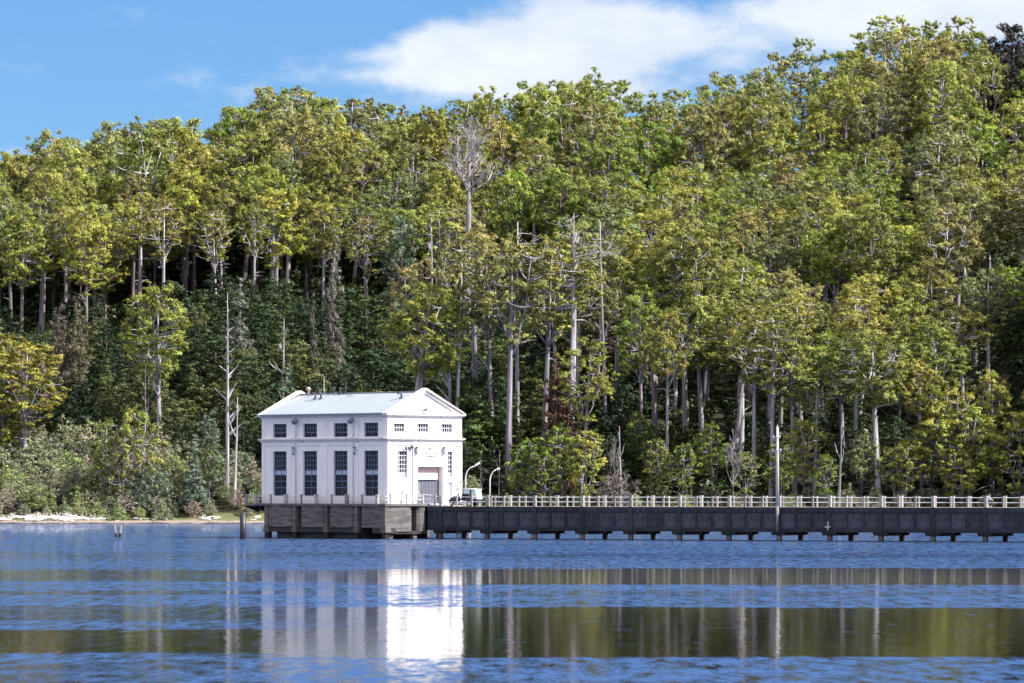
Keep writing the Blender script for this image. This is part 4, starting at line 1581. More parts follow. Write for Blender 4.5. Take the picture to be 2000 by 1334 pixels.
def dead(seed, H=20.0, r0=0.35, first=0.4, n1=9, spread=0.5, twig=3, up=0.5, splay=1.0, thin=1.0):
    """a bare dead tree as one branching skeleton; returns (trunk, branches)"""
    rnd = random.Random(seed)
    tr, br = MB(), MB()
    lx, ly = rnd.uniform(-.03, .03) * H, rnd.uniform(-.03, .03) * H
    ax = [Vector((0, 0, -1.5)), Vector((0, 0, 0.0)), Vector((lx * .3, ly * .3, H * .3)), Vector((lx * .8, ly * .7, H * .6)), Vector((lx, ly, H * .85)), Vector((lx * 1.1, ly * 1.1, H))]
    tr.tube(ax, [r0 * 1.3, r0, r0 * .85, r0 * .6, r0 * .3, 0.04], 8)
    def at(f):
        z = f * H
        for a, b in zip(ax, ax[1:]):
            if a.z <= z <= b.z:
                return a.lerp(b, (z - a.z) / (b.z - a.z))
        return ax[-1]
    def branch(p, d, L, r, lev):
        pts = [p]
        q = p.copy()
        dd = d.copy()
        n = 4
        for i in range(n):
            dd = (dd + Vector((rnd.gauss(0, .16), rnd.gauss(0, .16), rnd.gauss(0, .1) + 0.07 * up))).normalized()
            q = q + dd * L / n
            pts.append(q.copy())
        br.tube(pts, [r * (1 - 0.8 * i / n) + 0.012 for i in range(n + 1)], 4 if lev else 5, False)
        if lev < twig:
            for i in range(rnd.randint(3, 5) if lev < 1 else rnd.randint(2, 4)):
                j = rnd.randint(1, n - 1)
                a = Vector((rnd.gauss(0, 1), rnd.gauss(0, 1), rnd.gauss(0, .7) + up)).normalized()
                branch(pts[j], (dd * 0.8 + a * 0.8).normalized(), L * rnd.uniform(.35, .6), r * 0.5, lev + 1)
    for i in range(n1):
        f = first + (0.97 - first) * (i + rnd.random()) / n1
        a = rnd.uniform(0, 6.283)
        d = Vector((math.cos(a) * splay, math.sin(a) * splay, up)).normalized()
        L = H * spread * (1.05 - f) * rnd.uniform(.6, 1.15)
        branch(at(f), d, L, (r0 * (1 - f) * 0.75 + 0.035) * thin, 3 - twig if twig < 3 else 0)
    tm, bmh = tr.mesh('trunk', True), br.mesh('branches')
    tm.materials.append(MATS['bark'])
    bmh.materials.append(MATS['bark'])
    return tm, bmh


BROAD = [gum(s, 25, c0, rx, n, pr, ln, r0) for (s, c0, rx, n, pr, ln, r0) in (
    (1, .50, 4.5, 92, (0.5, 1.3), .6, .40), (2, .46, 4.8, 100, (0.45, 1.3), 1.1, .42), (3, .58, 4.2, 78, (0.5, 1.35), .5, .36),
    (4, .40, 4.3, 104, (0.45, 1.25), .8, .38), (5, .52, 5.1, 96, (0.5, 1.35), 1.4, .45), (6, .46, 3.9, 88, (0.5, 1.2), .7, .34),
    (7, .56, 4.7, 86, (0.45, 1.3), 1.0, .4), (8, .36, 4.2, 108, (0.5, 1.25), .9, .36), (9, .60, 4.9, 80, (0.45, 1.3), 1.5, .4),
    (10, .50, 5.4, 84, (0.45, 1.5), 1.8, .42))]
TALL = [gum(s, 28, c0, rx, n, pr, ln, r0, True) for (s, c0, rx, n, pr, ln, r0) in (
    (11, .54, 3.9, 66, (0.45, 1.15), 1.2, .36), (12, .63, 3.6, 54, (0.45, 1.15), 1.6, .38), (13, .52, 4.2, 70, (0.45, 1.15), .7, .33), (14, .58, 4.0, 60, (.45, 1.1), 1.8, .36))]
OPEN = [gum(s, 24, .45, rx, n, pr, .8, .3, True, 6) for (s, rx, n, pr) in ((21, 5.0, 62, (0.45, 1.15)), (22, 4.4, 54, (0.45, 1.1)), (23, 5.2, 66, (0.45, 1.15)))]
DENSE = [gum(s, 25, .16, rx, n, pr, .6, .36) for (s, rx, n, pr) in ((25, 4.9, 120, (0.55, 1.4)), (26, 5.2, 125, (0.55, 1.4)))]
YOUNG = [gum(s, 12, .16, 2.9, 62, (0.4, 0.95), .4, .16, False, 4, 1100) for s in (31, 32, 33)]
DARKT = [bushy(s, 11, rx, n, c) for (s, rx, n, c) in ((41, 3.2, 62, .6), (42, 2.6, 54, 1.0), (43, 3.6, 66, .6), (44, 2.2, 48, 1.2), (45, 3.0, 58, .8))]
SHRUB = [bushy(s, 4.2, rx, n, c, (0.4, 0.75), 900, 0.07, 0.03, 0.95, -0.5, 0.06) for (s, rx, n, c) in ((51, 1.9, 52, .6), (52, 1.5, 46, 1.0), (53, 2.2, 58, .6), (54, 1.3, 42, 1.1))]

placed = []     # (object, kind word, category, group, colour word, px, py_top, noun)

GREENS = [('olive', (0.255, 0.252, 0.056)), ('yellow-green', (0.290, 0.285, 0.056)), ('fresh green', (0.205, 0.238, 0.046)),
          ('khaki', (0.275, 0.252, 0.084)), ('grey-green', (0.225, 0.235, 0.088)), ('bright green', (0.225, 0.275, 0.040))]
BARKS = [(0.46, 0.43, 0.48), (0.37, 0.34, 0.39), (0.56, 0.54, 0.60), (0.27, 0.24, 0.26), (0.13, 0.11, 0.13)]


def put_tree(pair, loc, sc_, rz, crown_c, bark_c, name, noun, cat, group, cw, second='crown', tilt=(0, 0)):
    e = bpy.data.objects.new(name, None)
    col.objects.link(e)
    e.location = loc
    e.rotation_euler = (tilt[0], tilt[1], rz)
    e.scale = sc_
    t = bpy.data.objects.new('trunk', pair[0])
    c = bpy.data.objects.new(second, pair[1])
    for o in (t, c):
        col.objects.link(o)
        o.parent = e
    t.color = (*bark_c, 1)
    c.color = (*(crown_c or bark_c), 1)
    if second == 'branches':
        c['kind'] = 'stuff'
    e['category'] = cat
    e['group'] = group
    H = max(v.co.z for v in pair[0].vertices) if False else None
    placed.append((e, noun, cw, loc[0], loc[1]))
    return e


TOPS = {}


def mesh_top(pair):
    k = pair[1].name
    if k not in TOPS:
        n = len(pair[1].vertices)
        a = np.empty(n * 3, dtype=np.float32)
        pair[1].vertices.foreach_get('co', a)
        TOPS[k] = float(a.reshape(-1, 3)[:, 2].max())
        m = len(pair[0].vertices)
        a = np.empty(m * 3, dtype=np.float32)
        pair[0].vertices.foreach_get('co', a)
        TOPS[k] = max(TOPS[k], float(a.reshape(-1, 3)[:, 2].max()))
    return TOPS[k]


def stand(pair, px, Y, top_py, crown_c, bark_c, name, noun, cat, group, cw, wide=1.0, rz=None, second='crown', tilt=(0, 0), x=None):
    """plant a tree on the ground at distance Y so that it is as tall as the photograph shows"""
    X = X_at(px, Y) if x is None else x
    g = ground(X, Y)
    h = max(1.0, Z_at(top_py, Y) - g)
    s = h / mesh_top(pair)
    w = s * wide
    e = put_tree(pair, (X, Y, g), (w, w, s), R.uniform(0, 6.28) if rz is None else rz, crown_c, bark_c, name, noun, cat, group, cw, second, tilt)
    e['_top'] = top_py
    return e


def vary(c, a=0.12):
    k = 1 + R.uniform(-a, a)
    return tuple(max(0.002, v * k * (1 + R.uniform(-0.06, 0.06))) for v in c)


G_GUM = 'tall gum trees on the hillside'
G_DARK = 'dark understorey trees on the slope'

# ---- hand placed gums: px, Y, top row, shape, colour index, bark index, width, tilt (towards right of picture)
HAND = [
    (822, 668, 492, TALL[0], 3, 0, 0.95, 0.0), (888, 664, 455, TALL[2], 3, 2, 0.8, -0.02), (788, 662, 548, BROAD[4], 1, 0, 1.0, -0.16),
    (930, 676, 430, TALL[1], 3, 1, 1.0, 0.0), (962, 672, 462, TALL[3], 3, 1, 0.9, 0.0), (992, 660, 442, TALL[0], 3, 1, 1.1, 0.07),
    (1060, 666, 452, TALL[2], 0, 1, 1.1, 0.06), (1117, 676, 428, TALL[1], 3, 2, 1.0, 0.02), (1088, 690, 470, BROAD[5], 3, 1, 0.9, 0.0),
    (1160, 684, 520, TALL[3], 4, 1, 1.0, 0.0), (1255, 668, 555, BROAD[5], 2, 1, 0.8, 0.0), (1302, 662, 600, BROAD[2], 0, 0, 0.8, 0.0),
    (1340, 690, 418, BROAD[0], 0, 0, 0.9, 0.05), (1372, 686, 432, BROAD[3], 0, 1, 0.9, 0.0), (1255, 705, 405, BROAD[1], 1, 1, 1.0, 0.0),
    (1200, 700, 462, BROAD[6], 0, 1, 0.9, 0.0),
    (312, 672, 545, BROAD[3], 1, 0, 0.95, 0.0), (48, 662, 655, BROAD[7], 1, 1, 1.3, 0.05), (-12, 664, 720, DENSE[0], 1, 1, 1.3, 0.0),
    (8, 668, 640, BROAD[3], 1, 1, 1.0, 0.0), (1133, 655, 655, OPEN[1], 1, 3, 0.95, 0.05),
    (318, 764, 372, TALL[0], 3, 2, 1.0, 0.0), (425, 758, 400, TALL[2], 0, 2, 0.9, -0.02), (630, 758, 392, BROAD[2], 0, 0, 0.9, 0.0), (648, 762, 380, TALL[1], 0, 0, 0.9, -0.04),
    (496, 762, 380, TALL[3], 2, 0, 0.9, 0.0), (130, 762, 400, TALL[1], 3, 1, 1.0, 0.0), (40, 758, 400, BROAD[5], 1, 1, 1.0, 0.0),
    (1716, 653, 640, BROAD[4], 0, 2, 1.1, -0.02), (1506, 655, 600, TALL[2], 0, 0, 1.2, 0.0), (1472, 660, 585, TALL[0], 0, 0, 1.1, 0.0), (1552, 657, 640, BROAD[0], 0, 0, 1.0, 0.0),
    (1430, 666, 560, TALL[3], 0, 1, 1.2, 0.0), (1590, 655, 690, TALL[2], 2, 0, 1.2, 0.0), (1650, 660, 640, BROAD[6], 2, 0, 1.1, 0.0), (1800, 656, 700, BROAD[2], 1, 1, 1.0, 0.0),
    (1845, 652, 745, YOUNG[0], 1, 1, 1.0, 0.0), (1900, 651, 780, YOUNG[1], 1, 1, 1.1, 0.0), (1770, 650, 860, YOUNG[2], 1, 1, 1.0, 0.0), (1880, 648, 875, YOUNG[0], 1, 1, 1.1, 0.0),
    (1990, 650, 800, YOUNG[2], 1, 1, 1.0, 0.0), (2040, 652, 740, BROAD[3], 1, 1, 1.0, 0.0), (1940, 655, 720, BROAD[2], 1, 1, .8, 0.0),
    (205, 652, 812, YOUNG[0], 2, 0, 0.75, 0.0), (272, 650, 790, YOUNG[1], 1, 0, 0.8, 0.0), (240, 649, 835, YOUNG[2], 3, 0, 0.7, 0.0), (410, 653, 860, YOUNG[0], 2, 0, 0.5, 0.0),
    (1030, 650, 850, YOUNG[1], 2, 1, 0.9, 0.0), (1100, 650, 822, YOUNG[0], 5, 1, 1.0, 0.0), (1145, 649, 838, YOUNG[2], 1, 1, 1.0, 0.0), (1065, 648, 880, YOUNG[2], 2, 1, 1.0, 0.0),
    (1572, 850, 70, OPEN[0], 4, 3, 0.75, 0.0), (1178, 846, 130, OPEN[2], 2, 3, 0.9, 0.0), (1225, 850, 150, OPEN[1], 2, 3, 0.9, 0.0), (1395, 850, 138, OPEN[1], 4, 3, 0.8, 0.0),
    (1740, 850, 42, OPEN[2], 4, 1, 0.8, 0.0), (575, 846, 165, OPEN[0], 2, 1, 0.9, 0.0), (1045, 848, 155, OPEN[1], 5, 1, 0.9, 0.0),
    (1330, 651, 862, YOUNG[1], 2, 1, 1.0, 0.0), (1395, 655, 820, YOUNG[0], 2, 1, 0.9, 0.0), (1455, 650, 880, YOUNG[2], 4, 1, 1.1, 0.0),
    (1530, 652, 858, YOUNG[0], 2, 1, 0.9, 0.0), (1570, 655, 815, YOUNG[1], 0, 1, 0.9, 0.0), (1612, 650, 885, YOUNG[2], 2, 1, 1.0, 0.0),
    (1680, 653, 838, YOUNG[0], 4, 1, 0.9, 0.0), (1748, 651, 872, YOUNG[1], 0, 1, 1.0, 0.0), (1815, 655, 800, YOUNG[1], 0, 1, 1.1, 0.0), (1290, 653, 852, YOUNG[0], 0, 1, 0.9, 0.0),
    (1935, 655, 830, YOUNG[2], 0, 1, 1.1, 0.0), (1005, 653, 905, YOUNG[0], 4, 1, 1.0, 0.0),
    (1240, 668, 800, YOUNG[1], 2, 1, .8, 0.0), (740, 656, 760, YOUNG[2], 3, 1, 0.9, 0.0),
]
taken = []
for (px, Y, top, pair, ci, bi, wd, tl) in HAND:
    cw, c = GREENS[ci]
    young = any(pair is q for q in YOUNG)
    e = stand(pair, px, Y, top, vary(c), vary(BARKS[bi], .08), 'young_gum_tree' if young else 'gum_tree', 'young gum tree' if young else 'gum tree', 'tree',
              'young gum trees near the shore' if young else G_GUM, cw, wd, tilt=(0, tl))
    taken.append((e.location.x, e.location.y))

# ---- the forest on the hill
def fill_forest():
    n_g = 0
    rows = []
    Y = 662.0
    while Y < RIDGE_Y + 8:
        rows.append(Y)
        Y += 9.5
    for ri, Y in enumerate(rows):
        step = 9.9
        x = X_at(-90, Y) + (ri % 2) * step / 2
        while x < X_at(2110, Y):
            xx = x + R.uniform(-2.4, 2.4)
            yy = Y + R.uniform(-2.8, 2.8)
            x += step
            px = 1000 + F * xx / yy
            lim = 757 if px < 720 else (752 - (px - 720) * 0.01 if px < 1180 else 664)
            if px >= 1180:
                lim = 664 + max(0, (1300 - px)) * 0.55
            if 1945 < px < 2010 and yy < 735:
                continue
            if yy < lim:
                continue
            if any(abs(xx - a) < 4.5 and abs(yy - b) < 4.5 for a, b in taken):
                continue
            g = ground(xx, yy)
            sky = sky_row(px)
            h = R.uniform(22, 29) if yy < 790 else R.uniform(27, 34)
            if px > 1180 and yy < 700:
                h = R.uniform(20, 26)
            top = HOR - (g + h - EYE) * F / yy
            lim_top = sky - (12 if 300 < px < 1500 else 24) + R.uniform(-4, 22) + (12 if yy < 800 else 0)
            if top < lim_top:
                top = lim_top
            hh = Z_at(top, yy) - g
            if hh < 11:
                continue
            back = yy > RIDGE_Y - 18
            dense = yy > RIDGE_Y - (44 if px < 1250 else 34)
            if back and R.random() < 0.5:
                pair = R.choice(OPEN)
                top -= R.uniform(-6, 9)
            elif dense and R.random() < (0.97 if px < 1250 else 0.7):
                pair = R.choice(DENSE)
            elif px < 1180 and yy < 785:
                pair = R.choice(TALL + BROAD)
            elif px > 1180 and yy < 675:
                pair = R.choice(TALL + BROAD)
            else:
                pair = R.choice(BROAD)
            w = [5, 5, 2, 4, 2, 1] if px < 760 else ([5, 4, 4, 3, 2, 2] if px < 1300 else [5, 5, 2, 3, 4, 1])
            ci = R.choices(range(6), w)[0]
            cw, c = GREENS[ci]
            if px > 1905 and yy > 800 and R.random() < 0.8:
                cw, c = 'dark', (0.022, 0.022, 0.018)  # crowns painted near black for the shade of the ravine
            bi = R.choices(range(5), [4, 4, 2, 3, 4])[0]
            wd = min(1.3, max(0.85, 25 / hh)) * R.uniform(0.84, 1.10)
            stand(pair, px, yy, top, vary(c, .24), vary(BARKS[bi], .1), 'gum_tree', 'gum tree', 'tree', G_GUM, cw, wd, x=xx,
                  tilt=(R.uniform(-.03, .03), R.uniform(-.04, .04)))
            n_g += 1
    return n_g


NG = fill_forest() + len(HAND)

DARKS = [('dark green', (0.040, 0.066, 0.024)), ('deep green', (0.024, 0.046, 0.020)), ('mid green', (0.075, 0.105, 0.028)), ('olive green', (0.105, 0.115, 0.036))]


def fill_dark():
    n = 0
    Y = 651.0
    ri = 0
    while Y < 764:
        step = 6.6
        x = X_at(-60, Y) + (ri % 2) * step / 2
        while x < X_at(2060, Y):
            xx = x + R.uniform(-2, 2)
            yy = Y + R.uniform(-2, 2)
            x += step
            px = 1000 + F * xx / yy
            if px > 1250 and (yy > 682 or R.random() < 0.25) and not 1930 < px < 2030:
                continue
            if px > 1250 and yy > 740:
                continue
            if px > 950 and yy < 653:
                continue
            if px < 520 and yy < (667 if px < 330 else 660):
                continue
            if yy > 690 and R.random() < 0.12:
                continue
            g = ground(xx, yy)
            h = R.uniform(8, 13) if yy > 662 else R.uniform(6, 10)
            if px > 1250:
                h = R.uniform(5, 9)
            ci = R.choices(range(4), [4, 4, 3, 2])[0]
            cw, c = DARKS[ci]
            pair = R.choice(DARKT)
            top = HOR - (g + h - EYE) * F / yy
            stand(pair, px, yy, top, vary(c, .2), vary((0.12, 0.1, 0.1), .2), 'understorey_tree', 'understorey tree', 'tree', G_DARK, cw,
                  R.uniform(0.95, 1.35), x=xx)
            n += 1
        Y += 7.2
        ri += 1
    return n


ND = fill_dark()

def undergrowth():
    """ferns and low scrub nobody could count, all over the forest floor"""
    rg = random.Random(77)
    puffs = []
    Y = 655.0
    while Y < 862:
        x = X_at(-110, Y)
        while x < X_at(2120, Y):
            xx, yy = x + rg.uniform(-2, 2), Y + rg.uniform(-2, 2)
            x += 4.6
            px = 1000 + F * xx / yy
            r = rg.uniform(1.5, 2.6)
            if px < 1200 and yy < 750:
                continue
            z = ground(xx, yy)
            puffs.append((xx, yy, z + r * 0.3, r))
            if yy > 755 and px < 1250 and rg.random() < 0.55:
                puffs.append((xx + rg.uniform(-1, 1), yy, z + rg.uniform(2.0, 4.5), r * 0.8))
            if yy > 812 and px < 1250:
                for dz in (2.5, 4.5, 6.5, 8.5):
                    puffs.append((xx + rg.uniform(-1.5, 1.5), yy + rg.uniform(-1, 1), z + dz + rg.uniform(-.6, .6), r * 0.85))
        Y += 6.5
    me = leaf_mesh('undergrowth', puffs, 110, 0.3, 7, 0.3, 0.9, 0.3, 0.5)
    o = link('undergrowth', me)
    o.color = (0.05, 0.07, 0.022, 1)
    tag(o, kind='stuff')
    o['label'] = 'dark ferns and scrub covering the forest floor under the gum trees'


undergrowth()


def far_wood():
    """the forest goes on past both ends of the view as one mass"""
    rg = random.Random(91)
    puffs = []
    for (pa, pb) in ((-900, -130), (2150, 2900)):
        Y = 660.0 if pa < 0 else 420.0
        while Y < 872:
            x = X_at(pa, Y) if pa < 0 else max(X_at(pa, Y), 80.0)
            while x < (X_at(pb, Y) if pa < 0 else 175.0):
                xx, yy = x + rg.uniform(-3, 3), Y + rg.uniform(-3, 3)
                x += 9.5
                if yy < shore_y(xx) + 10:
                    continue
                g = ground(xx, yy)
                H = rg.uniform(15, 23)
                for _ in range(6):
                    f = rg.uniform(0.25, 1)
                    puffs.append((xx + rg.uniform(-3.2, 3.2), yy + rg.uniform(-3, 3), g + H * f, rg.uniform(1.7, 2.9)))
            Y += 11
    o = link('far_wood', leaf_mesh('far_wood', puffs, 34, 0.5, 9, 0.3, 0.8, 0.3, 0.5))
    o.color = (0.20, 0.215, 0.05, 1)
    tag(o, kind='stuff')
    o['label'] = 'gum forest going on as one mass past both ends of the view'


far_wood()

# ---- wattles, browned and bare small trees
SPECIAL = [
    (785, 752, 412, DARKT[4], (0.12, 0.165, 0.10), 'blue-green', 'wattle tree', 0.5), (380, 650, 848, DARKT[3], (0.15, 0.20, 0.15), 'blue-green', 'wattle tree', 0.95),
    (408, 655, 800, DARKT[4], (0.13, 0.17, 0.12), 'blue-green', 'wattle tree', 0.7), (300, 649, 900, SHRUB[0], (0.14, 0.18, 0.13), 'blue-green', 'wattle tree', 0.9),
    (115, 700, 592, DARKT[4], (0.11, 0.09, 0.075), 'rusty brown', 'dying tree', 0.45), (150, 700, 575, DARKT[1], (0.12, 0.10, 0.065), 'pale brown', 'dying tree', 0.5),
    (650, 722, 512, DARKT[3], (0.17, 0.145, 0.135), 'grey-pink', 'dying conifer', 0.42), (612, 706, 572, DARKT[3], (0.11, 0.10, 0.085), 'greyish', 'dying tree', 0.4),
    (470, 705, 540, DARKT[3], (0.16, 0.17, 0.15), 'pale grey', 'dying conifer', 0.6), (1085, 657, 690, DARKT[1], (0.10, 0.045, 0.032), 'rust red', 'dying conifer', 0.6),
    (1110, 660, 740, DARKT[3], (0.07, 0.035, 0.03), 'dark red', 'dying conifer', 0.7), (1180, 715, 545, DARKT[0], (0.17, 0.11, 0.09), 'pinkish brown', 'dying tree', 0.8),
    (655, 750, 445, DARKT[3], (0.2, 0.205, 0.165), 'silvery', 'pale shrub tree', 0.5), (1205, 649, 920, SHRUB[2], (0.20, 0.17, 0.18), 'lilac grey', 'bare shrub', 1.2),
    (560, 665, 715, DARKT[3], (0.07, 0.12, 0.05), 'feathery green', 'wattle tree', 0.9), (1950, 830, 85, DARKT[0], (0.17, 0.14, 0.15), 'lilac grey', 'dying tree', 0.9),
]
for (px, Y, top, pair, c, cw, noun, wd) in SPECIAL:
    stand(pair, px, Y, top, c, (0.25, 0.22, 0.22), noun.replace(' ', '_'), noun, 'shrub' if 'shrub' in noun else 'tree', 'odd coloured trees among the green', cw, wd)

# ---- dead trees
D_BIG = dead(101, 24, 0.46, 0.68, 24, 0.62, 3, 0.75, 1.2, 0.72)
D_TOP = dead(107, 24, 0.26, 0.76, 9, 1.0, 2, 0.35, 1.7, 0.75)
D_TOP2 = dead(108, 24, 0.24, 0.80, 7, 1.25, 2, 0.15, 1.9, 0.8)
D_SPAR = dead(102, 24, 0.24, 0.3, 20, 0.17, 1, 0.9)
D_BARE = dead(103, 12, 0.14, 0.3, 12, 0.6, 3, 0.9)
D_FORK = dead(104, 10, 0.2, 0.45, 4, 0.5, 1, 1.3)
D_STAG = dead(105, 14, 0.2, 0.3, 8, 0.4, 2, 0.8)
WHITE = (0.52, 0.50, 0.54)
DEADS = [
    (911, 738, 226, D_BIG, (0.46, 0.43, 0.45), 0.95, 'tall pale grey dead tree with a wide bare crown in the middle of the forest'),
    (444, 652, 572, D_SPAR, WHITE, 1.0, 'tall white dead spar with short side branches left of the house'),
    (458, 650, 775, D_FORK, WHITE, 0.8, 'small leaning white dead trunk just right of the tall white spar'),
    (548, 668, 622, D_STAG, (0.46, 0.43, 0.44), 0.9, 'grey dead tree with twisted branches above the left end of the roof'),
    (1112, 664, 415, D_TOP, (0.40, 0.385, 0.42), 1.0, 'white bare branching dead tree mid slope above the first jetty bays'),
    (1010, 668, 432, D_TOP2, (0.40, 0.385, 0.42), 1.0, 'white bare dead crown right of the tall pale dead tree'),
    (845, 738, 425, D_STAG, WHITE, 0.8, 'pale dead tree with upswept bare limbs left of the tall pale dead tree'),
    (880, 664, 455, D_SPAR, (0.42, 0.40, 0.44), 0.7, 'slim grey dead spar rising right behind the pediment'),
    (1214, 650, 832, D_FORK, WHITE, 0.7, 'short white forked snag behind the jetty left of midway'),
    (1200, 651, 850, D_BARE, (0.4, 0.38, 0.4), 0.6, 'small grey twiggy dead tree beside the short white forked snag'),
    (1638, 646, 826, D_FORK, (0.36, 0.35, 0.4), 0.85, 'pale grey forked snag standing behind the jetty right of the power pole'),
    (1432, 648, 836, D_BARE, (0.36, 0.34, 0.36), 0.8, 'spreading bare grey dead tree left of the power pole'),
    (974, 650, 880, D_FORK, (0.42, 0.40, 0.44), 0.5, 'broken white dead trunk rising above the right hand swan neck lamp'),
    (938, 649, 880, D_STAG, (0.3, 0.28, 0.3), 0.6, 'thin grey dead tree beside the left swan neck lamp'),
    (1130, 700, 525, D_STAG, (0.5, 0.47, 0.46), 1.3, 'broad grey dead tree with long sideways limbs above the early jetty bays'),
    (632, 655, 735, D_FORK, (0.4, 0.37, 0.4), 0.8, 'small forked dead trunk showing over the ridge of the roof'),
    (282, 668, 715, D_STAG, (0.33, 0.3, 0.31), 0.6, 'thin dead tree above the young gums left of the white spar'),
    (1185, 674, 432, D_TOP2, (0.36, 0.35, 0.38), 0.9, 'grey bare dead tree mid slope, rightmost of the bare white ones'),
]
for (px, Y, top, pair, c, wd, lab) in DEADS:
    e = stand(pair, px, Y, top, c, c, 'dead_tree', 'dead tree', 'dead tree', 'bare dead trees', 'grey', wd, second='branches')
    e['label'] = lab

# ---- shore shrubs
SHC = [('sage', (0.29, 0.295, 0.19)), ('grey-green', (0.24, 0.255, 0.17)), ('fawn', (0.31, 0.27, 0.22)), ('soft green', (0.26, 0.31, 0.12)), ('dusky green', (0.10, 0.125, 0.07))]


def fill_shrubs():
    n = 0
    for (pa, pb, y0, y1, sp) in ((-40, 520, 645.6, 667, 2.9), (930, 2060, 646.5, 654, 3.6)):
        Y = y0
        k = 0
        while Y < y1:
            x = X_at(pa, Y) + (k % 2) * sp / 2
            while x < X_at(pb, Y):
                xx = x + R.uniform(-.9, .9)
                yy = Y + R.uniform(-.8, .8)
                x += sp
                px = 1000 + F * xx / yy
                g = ground(xx, yy)
                h = R.uniform(2.2, 4.2)
                if px < 520:
                    h = (2.6 + 0.62 * k + R.uniform(-0.9, 1.1)) * (1.0 if px < 350 else 0.72)
                    if px > 350 and R.random() < 0.08:
                        continue
                if px > 900:
                    h = R.uniform(1.6, 3.6)
                w = [4, 4, 3, 3, 1] if px < 520 else [2, 3, 1, 4, 4]
                ci = R.choices(range(5), w)[0]
                cw, c = SHC[ci]
                pair = R.choice(SHRUB)
                top = HOR - (g + h - EYE) * F / yy
                stand(pair, px, yy, top, vary(c, .15), (0.2, 0.17, 0.16), 'shore_shrub', 'shore shrub', 'shrub', 'shrubs along the lake shore', cw, R.uniform(0.95, 1.5), x=xx)
                n += 1
            Y += sp * 0.9
            k += 1
    return n


NS = fill_shrubs()

# ---- driftwood on the beach
def driftwood():
    logs = []
    spots = [(R.uniform(2, 215), R.uniform(.6, 3.8)) for _ in range(44)] + [(R.uniform(210, 330), R.uniform(.5, 1.8)) for _ in range(7)] + \
            [(R.uniform(385, 432), R.uniform(.8, 1.8)) for _ in range(7)] + [(R.uniform(486, 508), R.uniform(.6, 1.2)) for _ in range(3)]
    for (px, L) in spots:
        Y = 643.6 + R.uniform(0, 3.4)
        x = X_at(px, Y)
        Y = shore_y(x) + R.uniform(1.6, 5.0)
        a = R.uniform(-0.45, 0.45) + (math.pi if R.random() < 0.5 else 0)
        d = Vector((math.cos(a), math.sin(a), 0))
        p0 = Vector((x, Y, 0)) - d * L / 2
        r = R.uniform(0.06, 0.15) * (0.75 + L * 0.2)
        pts = []
        lift = R.uniform(0, 0.6) if R.random() < 0.4 else 0.05
        for i in range(5):
            f = i / 4
            q = p0 + d * L * f + Vector((R.uniform(-.07, .07), R.uniform(-.1, .1), 0)) * L * .5
            q.z = ground(q.x, q.y) + r * 0.7 + lift * f * f + R.uniform(0, .05)
            pts.append(q)
        o0 = pts[0].copy()
        b = MB().tube([q - o0 for q in pts], [r * 1.2, r * 1.1, r, r * 0.8, r * 0.4], 7)
        if L > 1.6:
            for _ in range(R.randint(1, 4)):
                j = R.randint(1, 3)
                s0 = pts[j] - o0
                e1 = s0 + Vector((R.uniform(-.6, .6), R.uniform(-.3, .3), R.uniform(.15, .8)))
                b.tube([s0, (s0 + e1) / 2 + Vector((.05, 0, .05)), e1], [r * .5, r * .35, r * .15], 5)
        o = b.build('driftwood_log', MATS['driftwood'], None, True)
        o.location = o0
        o['category'] = 'driftwood'
        o['group'] = 'driftwood along the beach'
        logs.append((px, L, o))
    return logs


ORD = ['first', 'second', 'third', 'fourth', 'fifth', 'sixth', 'seventh', 'eighth', 'ninth', 'tenth', 'eleventh', 'twelfth', 'thirteenth',
       'fourteenth', 'fifteenth', 'sixteenth', 'seventeenth', 'eighteenth', 'nineteenth', 'twentieth']


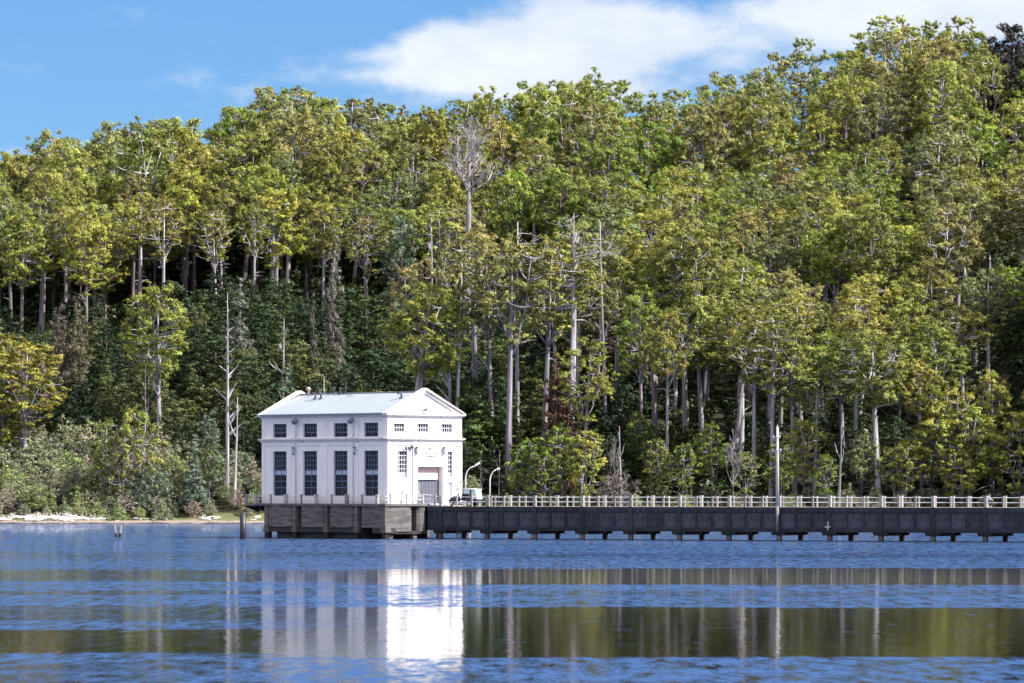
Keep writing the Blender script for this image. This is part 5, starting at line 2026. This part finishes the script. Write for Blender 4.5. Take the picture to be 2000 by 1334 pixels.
def ordinal(i):
    if i < 20:
        return ORD[i]
    tens = {2: 'twenty', 3: 'thirty', 4: 'forty', 5: 'fifty', 6: 'sixty'}[(i + 1) // 10]
    r = (i + 1) % 10
    return tens + ('-' + ORD[r - 1] if r else 'th').replace('yth', 'ieth')


logs = sorted(driftwood(), key=lambda q: q[0])
for nm, sel in (('long bleached driftwood log', [q for q in logs if q[1] > 1.7]), ('short bleached driftwood piece', [q for q in logs if q[1] <= 1.7])):
    for i, (px, L, o) in enumerate(sel):
        o['label'] = f'{nm} on the beach, {ordinal(i)} of its size from the left'

# ---- labels for every tree and shrub: look, then where it stands
COLS = [(-999, 'off the left edge'), (0, 'at the left edge'), (120, 'above the twin stumps'), (260, 'left of the white spar'), (400, 'by the white spar'), (510, 'over the left roof end'),
        (640, 'over the roof middle'), (760, 'over the pediment'), (905, 'over the golf cart'), (1010, 'over the first jetty bays'),
        (1180, 'left of the power pole'), (1380, 'near the power pole'), (1560, 'right of the power pole'), (1720, 'below the highest skyline'),
        (1880, 'towards the right edge'), (2000, 'off the right edge')]
ROWS = [(-999, 'on the skyline'), (215, 'high on the slope'), (330, 'upper mid slope'), (440, 'mid slope'), (560, 'low on the slope'), (720, 'near the shore'), (880, 'on the shore')]


def finish_labels():
    cells = {}
    for (e, noun, cw, X, Y) in placed:
        if 'label' in e:
            if '_top' in e:
                del e['_top']
            continue
        px = 1000 + F * X / Y
        top = e['_top']
        del e['_top']
        c = [n for (a, n) in COLS if px >= a][-1]
        r = [n for (a, n) in ROWS if top >= a][-1]
        cells.setdefault((cw, noun, r, c), []).append((px, e))
    for (cw, noun, r, c), L in cells.items():
        L.sort(key=lambda q: q[0])
        for i, (px, e) in enumerate(L):
            base = f'{cw} {noun} {r} {c}'
            if len(L) > 1:
                base += f', {ordinal(i)} from left'
            e['label'] = base


finish_labels()

open('/tmp/counts.txt', 'w').write(str((NG, ND, NS, sum(len(m.polygons) * (len(m.polygons[0].vertices) - 2 if len(m.polygons) else 0) for m in bpy.data.meshes))))
